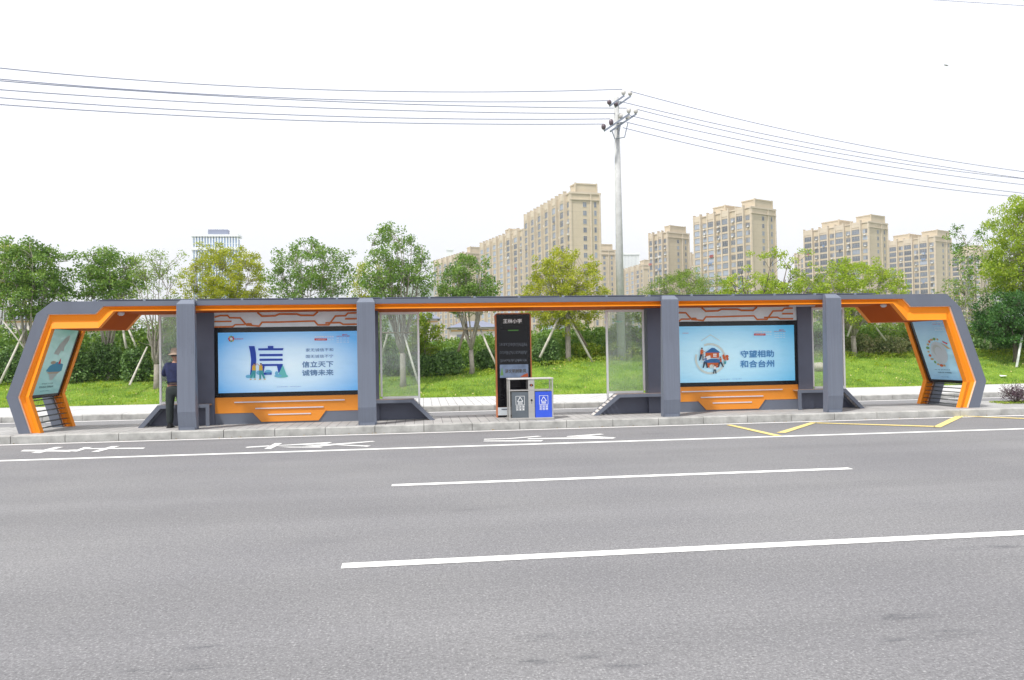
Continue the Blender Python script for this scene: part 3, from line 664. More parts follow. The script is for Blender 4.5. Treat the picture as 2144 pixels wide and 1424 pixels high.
# benches
def bench(xf, xt, xe, sgn):
    """xf: foot of the sloping end, xt: where the slope meets the seat, xe: inner end with an upright leg"""
    b = empty('bench', ((xf+xe)/2, YB+.2, PB)); b.parent = SH; b.location -= SH.location
    zs = .62; t = .075; w = t*1.25*sgn; y0, y1 = YB, YB+.36
    L = [(xf, PB), (xt, zs), (xe, zs), (xe, PB), (xe-t*sgn, PB), (xe-t*sgn, zs-t), (xt+w*.55, zs-t), (xf+w*1.25, PB)]
    for yy in (y0, y1-.04):
        MB().prism(L if sgn > 0 else L[::-1], yy, yy+.04).build('side_frame', GREY, b)
    MB().box(min(xt, xe)+.01, max(xt, xe)-.01, y0+.041, y1-.041, zs-.035, zs-.006).build('seat', WOOD, b)
    m = MB(); n = 7
    for k in range(n):   # slats down the sloping end
        q0 = lerp((xf, PB), (xt, zs), (k+.12)/n); q1 = lerp((xf, PB), (xt, zs), (k+.86)/n)
        m.prism([(q0[0], q0[1]-.004), (q1[0], q1[1]-.004), (q1[0]+.012*sgn, q1[1]-.03), (q0[0]+.012*sgn, q0[1]-.03)], y0+.041, y1-.041)
    m.build('slat', mat('pale_slat', (.56, .54, .52), .6), b)
    MB().prism([(xf+.12*sgn, PB+.002), (xt+.06*sgn, zs-.04), (xe-.09*sgn, zs-.04), (xe-.09*sgn, PB+.002)][::-sgn], y1-.015, y1+.02).build('back_panel', GREYD, b)
bench(X(288, 870, YB), X(330, 846, YB), X(438, 846, YB), 1)
bench(X(911, 870, YB), X(866, 846, YB), X(765, 846, YB), -1)
bench(X(1243, 860, YB), X(1294, 840, YB), X(1408, 840, YB), 1)
bench(X(1811, 850, YB), X(1772, 830, YB), X(1672, 830, YB), -1)

# end light boxes, leaning between front and rear legs
def end_box(k0, k1, side, pm, art):
    """k0 knee, k1 upper corner of the inner orange edge (x,z)"""
    e = empty('end_light_box', (k0[0], 17.1, PB)); e.parent = SH; e.location -= SH.location
    u = Vector((k1[0]-k0[0], 0, k1[1]-k0[1])); Lh = u.length; u.normalize(); nrm = Vector((u.z*side, 0, -u.x*side))  # outward from the shelter
    ya, yb = YF+.165, YR+.045
    o = Vector((k0[0], 0, k0[1]))+nrm*.035
    def pt(s, t, d=0): return o+u*t-nrm*d+Vector((0, s, 0))   # d towards the inside
    def slab(name, s0, s1, t0, t1, d0, d1, m, par):
        vs = [pt(s, t, d) for s in (s0, s1) for t in (t0, t1) for d in (d0, d1)]
        return MB().add(vs, [(0, 1, 3, 2), (4, 6, 7, 5), (0, 4, 5, 1), (2, 3, 7, 6), (0, 2, 6, 4), (1, 5, 7, 3)]).build(name, m, par)
    bx = slab('light_box', ya, yb, -.06, Lh+.0, -.10, 0, BLACK, e)
    slab('outer_cover', ya+.0, yb-.0, -.06, Lh+.02, -.24, -.101, GREY, e)
    s0, s1, t0, t1 = ya+.02, yb-.12, .02, Lh-.01
    po = slab('poster', s0, s1, t0, t1, .001, .008, pm, bx)
    def put(a_, b_, d=.012):   # a_ 0..1 left to right as read, b_ 0..1 bottom to top
        s = s0+(s1-s0)*a_ if side < 0 else s1-(s1-s0)*a_
        return pt(s, t0+(t1-t0)*b_, d)
    art(po, put)
    # rails under the box down to the ground
    return e
def polyput(po, put, polys):
    for i, (pts, m) in enumerate(polys):
        MB().add([put(a_, b_, .010+.0006*i) for a_, b_ in pts], [tuple(range(len(pts)))]).build('printed_picture', m, po)
PALE = flat('print_pale', (.45, .52, .52)); PBOAT = flat('print_sea_blue', (.07, .30, .48)); PBRN = flat('print_sand', (.45, .38, .30)); PEGG = flat('print_pearl', (.52, .60, .66))
def artL(po, put):
    polyput(po, put, [([(.30, .62), (.42, .78), (.62, .90), (.72, .92), (.74, .84), (.64, .74), (.66, .66), (.56, .68), (.50, .60), (.40, .62)], PALE),
        ([(.22, .36), (.30, .44), (.55, .50), (.82, .46), (.84, .36), (.60, .32)], PBOAT), ([(.25, .345), (.80, .345), (.70, .315), (.36, .315)], PBRN), ([(.36, .31), (.70, .31), (.58, .22), (.50, .21)], PALE),
        (ell(.40, .49, .10, .025, 12), PBRN), ([(.60, .47), (.64, .56), (.70, .47)], RED)])
    text_obj('节约用水 人人有责', (.22, .155, .66, .175), put, 'lettering', PDK, po); text_obj('节水优先 文明台州', (.16, .10, .70, .13), put, 'lettering', PDK, po, .01); text_obj('台州市文明办', (.26, .045, .60, .058), put, 'lettering', PDK, po)
def artR(po, put):
    P_ = [(ell(.55, .46, .25, .19, 28), PEGG), (ell(.52, .50, .15, .10, 24), PALE), (ell(.55, .47, .12, .09, 24), PEGG)]
    for k in range(13):
        a = math.radians(75+k*17); P_.append((ell(.55+.33*math.cos(a), .47+.225*math.sin(a), .035+.012*(k % 3), .018+.006*(k % 2), 10), (PGOLD, PGN, PGOLD, POR)[k % 4]))
    P_ += [([(.78, .66), (.92, .62), (.90, .60), (.78, .64)], RED), ([(.70, .64), (.90, .56), (.96, .52), (.86, .53)], PGOLD)]
    polyput(po, put, P_)
    text_obj('文明健康 有你有我', (.62, .955, .95, .972), put, 'lettering', PW, po); text_obj('公益广告', (.64, .93, .88, .945), put, 'lettering', RED, po)
    for k in range(3): text_obj(('富强 民主 文明 和谐', '自由 平等 公正 法治', '爱国 敬业 诚信 友善')[k], (.66, .875-.022*k, .96, .886-.022*k), put, 'lettering', PW, po)
    text_obj('一粥一饭 当思来处不易', (.20, .165, .72, .18), put, 'lettering', PDK, po); text_obj('光盘行动 从我做起', (.30, .115, .74, .135), put, 'lettering', PDK, po, .01); text_obj('台州市文明办', (.38, .045, .62, .055), put, 'lettering', PDK, po)
end_box(L2[1], L2[2], -1, POSTL, artL)
end_box(R2[3], R2[2], 1, POSTR, artR)
def end_rails(b, k, side):
    for i in range(6):
        t = .10+.155*i; x0 = b[0]+(k[0]-b[0])*t; z0 = b[1]+(k[1]-b[1])*t
        MB().prism([(x0-.0-side*(-.02), z0), (x0+side*.10, z0+.006), (x0+side*.10, z0+.018), (x0+side*.02, z0+.012)][::side], YF+.165, YR+.045).build('rail', BLACK, SH)
end_rails(L2[0], L2[1], -1); end_rails(R2[4], R2[3], 1)

# ------------------------------------------------------------------ information kiosk
KY = 17.2
K = empty('information_kiosk', (X(1075, 740, KY), KY+.1, PB), label='tall black glass information kiosk with orange rim under the shelter roof', cat='information kiosk')
kx0, kx1 = X(1038, 740, KY), X(1113, 740, KY); kt = aY(1075, 655.5, KY).z; kb = PB
kz = lambda v: aY(1075, 600+v/4.744, KY).z
kxx = lambda u: aY(1020+u/4.744, 760, KY).x
m = MB(); r = .05
pr2 = [(kx0, kb), (kx1, kb), (kx1, kt-r), (kx1-r*.3, kt-r*.3), (kx1-r, kt), (kx0+r, kt), (kx0+r*.3, kt-r*.3), (kx0, kt-r)]
m.prism(pr2, KY+.012, KY+.17); m.build('frame', mat('kiosk_rim_paint', (.55, .17, .06), .45, .1), K)
MB().prism([(kx0+.028, kz(1195)), (kx1-.028, kz(1195)), (kx1-.028, kt-.028), (kx0+.028, kt-.028)], KY-.0, KY+.011).build('screen', BLACKG, K)
MB().box(kx0+.028, kx1-.028, KY+.001, KY+.011, kz(1276), kz(1198)).build('lower_panel', mat('kiosk_panel', (.60, .65, .70), .4), K)
MB().box(kx0+.028, kx1-.028, KY+.003, KY+.011, kb+.002, kz(1278)).build('base', BLACK, K)
MB().box(kxx(135), kxx(300), KY-.003, KY+.0005, kz(1222), kz(1212)).build('label_strip', GREY, K)
kput = lambda d: (lambda x, z: Vector((x, KY-d, z)))
MB().box(kxx(155), kxx(358), KY-.0022, KY-.0004, kz(372), kz(316)).build('name_plate', flat('plate_dark', (.045, .05, .05)), K)
text_obj('王林小学', (kxx(166), kz(364), kxx(350), kz(322)), kput(.0035), 'lettering', PW, K, .018)
MB().box(kxx(118), kxx(405), KY-.0018, KY-.0004, kz(770), kz(430)).build('timetable', flat('timetable_dark', (.014, .015, .018), .3), K)
m = MB()
lrng = random.Random(4)
MB().box(kxx(212), kxx(316), KY-.0034, KY-.002, kz(440), kz(430)).build('green_line', flat('led_green', (.10, .30, .06)), K)
for v in (560, 575, 640, 655, 720, 730):
    x = kxx(128)
    while x < kxx(395): w = lrng.uniform(.004, .012); m.box(x, x+w, KY-.0032, KY-.002, kz(v+lrng.uniform(6, 22)), kz(v)); x += w+lrng.uniform(.008, .02)
m.build('timetable_line', flat('timetable_marks', (.14, .16, .19)), K)
sg = MB().box(kxx(125), kxx(408), KY-.0036, KY-.0004, kz(905), kz(774)).build('notice', mat('notice_print', (.20, .27, .40), .5, 0, .3, 6), K)
text_obj('讲文明树新风', (kxx(176), kz(860), kxx(385), kz(820)), kput(.0052), 'lettering', flat('notice_ink', (.10, .09, .06)), sg, .012)
MB().add([(x, KY-.0045, z) for x, z in ((kxx(128), kz(880)), (kxx(160), kz(880)), (kxx(148), kz(800)))], [(0, 1, 2)]).build('printed_picture', PGN, sg)
MB().add([(kxx(325), KY-.0045, kz(900)), (kxx(405), KY-.0045, kz(900)), (kxx(400), KY-.0045, kz(862)), (kxx(360), KY-.0045, kz(878))], [(0, 1, 2, 3)]).build('printed_picture', POR, sg)

# ------------------------------------------------------------------ recycling bin
BY = 16.42
bz = lambda v: aY(1113, 600+v/4.744, BY).z
bxx = lambda u, d=0: aY(1020+u/4.744, 840, BY).x+d
B = empty('recycling_bin', (bxx(438), BY+.18, PB), label='steel recycling bin with one dark grey and one blue door at the platform edge', cat='recycling bin')
bx0, bx1, bd = bxx(215), bxx(658), .38
zt = bz(908); zo = bz(1025); zl = bz(1318)
m = MB()
for x0, x1 in ((bx0, bx0+.032), (bx1-.032, bx1)):
    for y0 in (BY, BY+bd-.032): m.box(x0, x1, y0, y0+.032, PB+.05, zt-.035)
m.box(bx0+.033, bx1-.033, BY+.005, BY+bd-.005, zo-.025, zo); m.box(bx0+.033, bx1-.033, BY+.005, BY+bd-.005, zl-.01, zl+.02)
m.build('frame', STEEL, B, bevel=.003)
MB().box(bx0-.008, bx1+.008, BY-.015, BY+bd+.015, zt-.034, zt).build('lid', mat('lid_steel', (.62, .61, .59), .4, .3, .06, 4), B, bevel=.012)
MB().box(bx0-.012, bx1+.012, BY-.018, BY+bd+.018, PB, PB+.045).build('base', STEEL, B, bevel=.006)
cx0, cx1 = bxx(411), bxx(472)
MB().box(cx0, cx1, BY+.004, BY+.10, zl+.021, zo-.026).build('centre_panel', STEEL, B)
ash = MB().box(cx0, cx1, BY+.004, BY+bd-.01, zo+.001, zt-.036).build('ashtray_housing', STEEL, B)
cxm = (cx0+cx1)/2; zz = bz(980)
MB().lathe([(.001, 0), (.03, .0), (.03, .012), (.001, .012)], (0, 0, 0), 14).v
a_ = MB(); a_.prism([(cxm+.042*math.cos(t)*(1.0), zz+.026*math.sin(t)) for t in [2*math.pi*k/16 for k in range(16)]], BY-.004, BY+.003); a_.build('ashtray_slot', BLACK, ash)
a_ = MB(); a_.box(cxm-.012, cxm+.012, BY-.007, BY-.0045, zz-.012, zz+.012); a_.build('ashtray_mark', POR, ash)
a_ = MB(); z9 = bz(1128); a_.prism([(cxm+.022*math.cos(t), z9+.022*math.sin(t)) for t in [2*math.pi*k/14 for k in range(14)]], BY-.006, BY+.003); a_.box(cxm-.003, cxm+.003, BY-.008, BY-.0062, z9-.08, z9); a_.build('lock', BLACK, B)
def door(u0, u1, m, nm):
    x0, x1 = bxx(u0), bxx(u1); za, zb_ = bz(1305), bz(1046)
    d = MB().box(x0, x1, BY+.006, BY+.03, za, zb_).build('door', m, B)
    MB().box(x0-.002, x1+.002, BY+.031, BY+bd-.012, za, zb_).build('liner', BLACK, B)
    xm = (x0+x1)/2-.003; y = BY+.002
    k = MB(); s = .094; zc = bz(1130)
    for q in strip2([(xm-s, zc-s*1.0), (xm+s, zc-s*1.0), (xm+s, zc+s*1.0), (xm-s, zc+s*1.0), (xm-s, zc-s*1.0)], .007): k.add([(p[0], y, p[1]) for p in q], [(0, 1, 2, 3)])
    tri = [(xm-.060, zc-.025), (xm, zc+.075), (xm+.060, zc-.025), (xm-.060, zc-.025)]
    for a2, b2 in zip(tri[:-1], tri[1:]):
        for q in strip2([lerp(a2, b2, .04), lerp(a2, b2, .80)], .011): k.add([(p[0], y-.0006, p[1]) for p in q], [(0, 1, 2, 3)])
        c_ = lerp(a2, b2, .86); k.add([(c_[0]+.016*math.cos(t), y-.0012, c_[1]+.016*math.sin(t)) for t in (0, 2.1, 4.2)], [(0, 1, 2)])
    k.box(xm-.05, xm+.05, y-.001, y, zc-.055, zc-.045); k.box(xm-.05, xm+.05, y-.001, y, zc-.082, zc-.078)
    for i in range(3):
        for j in range(2):
            cx_, cz_ = xm-.066+.066*i, zc-.132-.058*j
            for q in strip2([(cx_-.022, cz_-.022), (cx_+.022, cz_-.022), (cx_+.022, cz_+.022), (cx_-.022, cz_+.022), (cx_-.022, cz_-.022)], .005): k.add([(p[0], y, p[1]) for p in q], [(0, 1, 2, 3)])
            k.box(cx_-.010, cx_+.006+.004*i, y-.001, y, cz_-.012, cz_+.008+.003*j)
    k.build('symbol', PW, d)
    text_obj(nm, (xm-.05, zc-.076, xm+.05, zc-.056), lambda x, z: Vector((x, y-.002, z)), 'lettering', PW, d)
door(245, 414, mat('bin_grey_paint', (.10, .12, .14), .4), '其他垃圾')
door(478, 648, mat('bin_blue_paint', (.03, .09, .62), .4), '可回收物')

# ------------------------------------------------------------------ utility pole
PY_ = 31.6
pb, ptp = aY(1294, 735, PY_), aY(1297.5, 205, PY_)
px_ = (pb.x+ptp.x)/2; gz0 = gh(px_, PY_); topz = ptp.z
U = empty('utility_pole', (px_, PY_, gz0), label='tall round concrete utility pole with double crossarms rising behind the shelter', cat='utility pole')
MB().tube([(px_, PY_, gz0-.3), (px_, PY_, topz)], [.19, .105], 24).build('shaft', CONC, U, smooth=True)
sP = Vector((px_, PY_, 0))
def arm(ua, va, ub, vb, dy, nm='crossarm'):
    """(u,v) of both ends in the pole detail view; dy depth offset of the near (b) and far (a) end"""
    A_ = aY(1230+ua/8.9, 170+va/8.9, PY_+dy[0]); B_ = aY(1230+ub/8.9, 170+vb/8.9, PY_+dy[1])
    MB().tube([A_, B_], .05, 4).build(nm, GALV, U); return A_, B_
def insul(u, v0, v1, dy, m, par=None):
    a = aY(1230+u/8.9, 170+v1/8.9, PY_+dy); h = aY(1230+u/8.9, 170+v0/8.9, PY_+dy).z-a.z
    MB().lathe([(.03, 0), (.055, .03), (.095, .10), (.11, .16), (.095, .2), (.11, .26), (.095, h*.8), (.09, h*.93), (.04, h)] if h > .4 else [(.03, 0), (.08, h*.2), (.10, h*.5), (.09, h*.8), (.04, h)], a, 12).build('insulator', m, U, smooth=True)
    return Vector((a.x, a.y, a.z+h))
arm(415, 460, 680, 275, (-.55, -.10)); arm(520, 480, 800, 285, (-.35, .35)); arm(315, 925, 780, 612, (-.6, -.12)); arm(430, 935, 905, 615, (-.40, .42))
wl = {}
wl['t1'] = insul(408, 352, 440, -.55, INSD); wl['t2'] = insul(672, 165, 262, -.10, INSW); wl['t3'] = insul(796, 185, 272, .35, INSW); wl['t4'] = insul(533, 395, 470, -.35, INSD)
wl['l1'] = insul(302, 800, 905, -.6, INSD); wl['l2'] = insul(443, 710, 830, -.45, INSD); wl['l3'] = insul(770, 495, 600, -.12, INSW); wl['l4'] = insul(900, 512, 610, .42, INSW); wl['l5'] = insul(620, 600, 700, -.2, INSW); wl['l6'] = insul(748, 630, 735, .2, INSW)
for q in ([(580, 1000), (625, 760)], [(690, 1050), (755, 770)], [(455, 920), (512, 1080), (560, 1060)], [(560, 390), (640, 385), (690, 360)], [(545, 790), (690, 765)], [(545, 1070), (690, 1045)]):
    MB().tube([aY(1230+u/8.9, 170+v/8.9, PY_-.22) for u, v in q], .022, 5).build('brace', GALV, U)
p = aY(1293, 674, PY_); MB().box(p.x-.14, p.x+.14, PY_-.21, PY_-.185, p.z-.02, p.z+.02).build('number_band', mat('band_green', (.05, .22, .16), .6), U)

def fitq(pts):   # quadratic v(u)
    A_ = np.array([[x*x, x, 1] for x, _ in pts]); return np.linalg.lstsq(A_, np.array([y for _, y in pts]), rcond=None)[0]
def wire(pts, d0, d1, lab, x_to, zoff=0):
    c = fitq(pts); xa = pts[0][0]; n = 26; P = []
    for i in range(n+1):
        x = xa+(x_to-xa)*i/n; P.append(aY(x, float(c[0]*x*x+c[1]*x+c[2]), PY_+d0+(d1-d0)*i/n+zoff))
    o = MB().tube(P, .0145, 5).build('power_line', WIRE); tag(o, lab, 'power line', 'overhead wires on the utility pole')
wire([(1303, 188), (1000, 191), (700, 188), (270, 169.5), (0, 141)], 0, -7.5, 'topmost overhead wire left of the utility pole', -420)
wire([(1275, 210), (870, 214), (550, 203), (250, 184), (0, 167)], -.5, -7.5, 'second overhead wire from the top, left of the pole', -420)
wire([(1312, 226), (900, 221), (730, 214), (300, 190), (0, 170)], 0, -8, 'third overhead wire left of the pole, crossing the second one', -420, .3)
wire([(1300, 238), (900, 233), (640, 225), (250, 205), (0, 188)], 0, -7.5, 'fourth overhead wire from the top, left of the pole', -420)
wire([(1277, 249), (900, 248), (600, 241), (250, 222), (0, 205)], -.4, -7.5, 'second lowest overhead wire left of the utility pole', -420)
wire([(1264, 260), (900, 258), (600, 252), (250, 235), (0, 219)], -.6, -8, 'lowest overhead wire left of the utility pole', -420)
wire([(1320, 192), (1540, 247), (1750, 294), (1950, 332), (2144, 359)], 0, 9, 'topmost overhead wire right of the utility pole', 2450)
wire([(1306, 215), (1540, 267), (1750, 310), (1950, 347), (2144, 373)], -.4, 9, 'second overhead wire from the top, right of the pole', 2450, .2)
wire([(1331, 229), (1540, 277), (1750, 321), (1950, 352), (2144, 374)], 0, 9, 'third overhead wire right of the pole, crossing the one above it', 2450, .5)
wire([(1318, 243), (1540, 289), (1750, 331), (1950, 364), (2144, 386)], 0, 9, 'fourth overhead wire from the top, right of the pole', 2450, .2)
wire([(1312, 257), (1540, 306), (1750, 349), (1950, 382), (2144, 404)], -.3, 9, 'second lowest overhead wire right of the utility pole', 2450)
wire([(1304, 268), (1540, 321), (1750, 363), (1950, 393), (2144, 413)], -.5, 9, 'lowest overhead wire right of the utility pole', 2450)
P = [aY(1880+i*40, -5+i*2.6, 24) for i in range(14)]
tag(MB().tube(P, .008, 5).build('power_line', WIRE), 'short wire across the top right corner of the sky', 'power line')

# ------------------------------------------------------------------ man at the bench
def skin_mesh(verts, edges, radii, root=0, sub=2):
    me = bpy.data.meshes.new('sk'); me.from_pydata([tuple(v) for v in verts], edges, []); o = bpy.data.objects.new('sk', me); C.objects.link(o)
    md = o.modifiers.new('s', 'SKIN'); md.use_smooth_shade = True; sb = o.modifiers.new('u', 'SUBSURF'); sb.levels = sub; sb.render_levels = sub
    for i, r in enumerate(radii):
        sv = me.skin_vertices[0].data[i]; sv.radius = (r if hasattr(r, '__len__') else (r, r)); sv.use_root = (i == root)
    bpy.context.view_layer.update()
    out = bpy.data.meshes.new_from_object(o.evaluated_get(bpy.context.evaluated_depsgraph_get())); bpy.data.objects.remove(o); return out
def man():
    MY = 16.86; q = aY(366, 894, MY); H = Vector((q.x, MY, PB))
    root = empty('person', H, label='person in tan sun hat, navy sweater and dark trousers facing away by the left bench', cat='person')
    # local: x right, y away, z up ; height about 1.62
    v = [(.02, 0, .86), (.02, .005, 1.05), (.02, .01, 1.24), (.02, .02, 1.34), (.02, .035, 1.42), (.02, .05, 1.47), (.02, .06, 1.55),   # 0-6 pelvis..head
         (-.15, .02, 1.32), (-.25, .10, 1.10), (-.13, .27, 1.30), (-.10, .27, 1.37),     # 7-10 left arm raised to the face
         (.19, .02, 1.32), (.26, .03, 1.07), (.24, .17, .90), (.24, .22, .83),            # 11-14 right arm
         (-.08, 0, .80), (-.095, -.01, .46), (-.10, .02, .09), (-.11, -.11, .05) if 0 else (-.105, .12, .045),   # 15-18 left leg
         (.12, 0, .80), (.15, -.02, .46), (.17, .02, .09), (.18, .12, .045)]
    e = [(0, 1), (1, 2), (2, 3), (3, 4), (4, 5), (5, 6), (2, 7), (7, 8), (8, 9), (9, 10), (2, 11), (11, 12), (12, 13), (13, 14), (0, 15), (15, 16), (16, 17), (17, 18), (0, 19), (19, 20), (20, 21), (21, 22)]
    r = [(.15, .10), (.145, .10), (.16, .105), (.085, .07), (.05, .05), (.075, .08), (.08, .09), .055, .043, .030, .036, .055, .043, .032, .036, .082, .058, .045, .036, .082, .058, .045, .036]
    def fingers(hand, d, side):
        for k in range(4):
            b0 = len(v); off = Vector(side)*(.024*(k-1.5))
            v.append(tuple(Vector(v[hand])+off+Vector(d)*.035)); v.append(tuple(Vector(v[hand])+off*1.1+Vector(d)*(.075-.006*abs(k-1.5)))); v.append(tuple(Vector(v[hand])+off*1.0+Vector(d)*(.10-.007*abs(k-1.5))+Vector((.012, -.012, 0))))
            e.extend([(hand, b0), (b0, b0+1), (b0+1, b0+2)]); r.extend([.010, .009, .0075])
        b0 = len(v); v.append(tuple(Vector(v[hand])+Vector(side)*.045)); v.append(tuple(Vector(v[hand])+Vector(side)*.06+Vector(d)*.035)); e.extend([(hand, b0), (b0, b0+1)]); r.extend([.011, .009])
    fingers(10, (.25, -.25, .93), (0, 1, 0)); fingers(14, (0, .35, -.93), (0, 1, 0))
    def place(me, name, m):
        me.materials.clear(); me.materials.append(m)
        for p in me.polygons: p.use_smooth = True
        o = bpy.data.objects.new(name, me); C.objects.link(o); o.parent = root; return o
    place(skin_mesh(v, e, r), 'body', mat('skin', (.36, .19, .13), .6))
    # clothing on the same skeleton
    sv = [(.02, 0, .965), (.02, .005, 1.05), (.02, .01, 1.24), (.02, .018, 1.33), (-.15, .02, 1.31), (-.25, .10, 1.10), (-.155, .235, 1.25), (.19, .02, 1.31), (.26, .03, 1.07), (.242, .15, .925), (.02, .02, 1.375)]
    se = [(0, 1), (1, 2), (2, 3), (2, 4), (4, 5), (5, 6), (2, 7), (7, 8), (8, 9), (3, 10)]
    place(skin_mesh(sv, se, [(.170, .125), (.165, .125), (.180, .125), (.11, .09), .080, .064, .045, .080, .064, .047, (.062, .06)], 1), 'sweater', mat('navy_wool', (.016, .023, .075), .9, 0, .25, 14))
    tv = [(.02, 0, .93), (.02, 0, .84), (-.08, 0, .74), (-.095, -.01, .46), (-.10, .02, .055), (.12, 0, .74), (.15, -.02, .46), (.17, .02, .055)]
    place(skin_mesh(tv, [(0, 1), (1, 2), (2, 3), (3, 4), (1, 5), (5, 6), (6, 7)], [(.160, .12), (.165, .13), (.105, .115), .083, .070, (.105, .115), .083, .070], 1), 'trousers', mat('dark_trousers', (.024, .033, .034), .85, 0, .25, 9))
    def loc(mb, name, m, **k): return mb.build(name, m, root, local=True, **k)
    b = MB(); b.lathe([(.150, 0), (.160, .0), (.160, .028), (.150, .028)], (.02, 0, .925), 20, sy=.80); loc(b, 'belt', mat('belt_leather', (.07, .045, .035), .5))
    for fx in (-.10, .17):
        b = MB(); b.tube([(fx, -.07, .045), (fx, 0, .055), (fx-.005, .09, .05), (fx-.01, .17, .035)], [.038, .048, .045, .03], 10); b.box(fx-.045, fx+.04, -.09, .19, 0, .018); loc(b, 'shoe', mat('black_shoe', (.02, .02, .022), .5), smooth=False)
    hb = mat('tan_hat_felt', (.42, .33, .26), .9, 0, .12, 12)
    b = MB(); b.lathe([(.150, -.012), (.158, -.004), (.115, .022), (.104, .035), (.098, .09), (.085, .125), (.045, .14), (.002, .135)], (.02, .055, 1.545), 24, sy=1.12); loc(b, 'hat', hb, smooth=True)
    b = MB(); b.lathe([(.088, -.03), (.092, .0), (.09, .035), (.05, .06)], (.02, .05, 1.535), 16, sy=1.05); loc(b, 'hair', mat('dark_hair', (.03, .025, .022), .8), smooth=True)
    for ex in (-.062, .102):
        b = MB(); b.lathe([(.001, -.03), (.016, -.018), (.02, .005), (.012, .028), (.001, .034)], (ex, .065, 1.50), 8, sy=1.1); loc(b, 'ear', mat('skin_ear', (.36, .19, .13), .6), smooth=True)
    b = MB(); fy = .135
    b.lathe([(.001, -.02), (.014, -.018), (.012, .0), (.006, .022), (.001, .026)], (.02, fy+.015, 1.50), 8); loc(b, 'nose', mat('skin_nose', (.36, .19, .13), .6), smooth=True)
    for ex in (-.008, .048):
        b = MB(); b.lathe([(.001, -.007), (.008, -.003), (.008, .003), (.001, .007)], (ex, fy, 1.528), 8); loc(b, 'eye', BLACK, smooth=True)
    MBm = MB(); MBm.box(-.004, .044, fy-.004, fy+.003, 1.462, 1.468); loc(MBm, 'mouth', mat('lips', (.25, .10, .08), .6))
man()

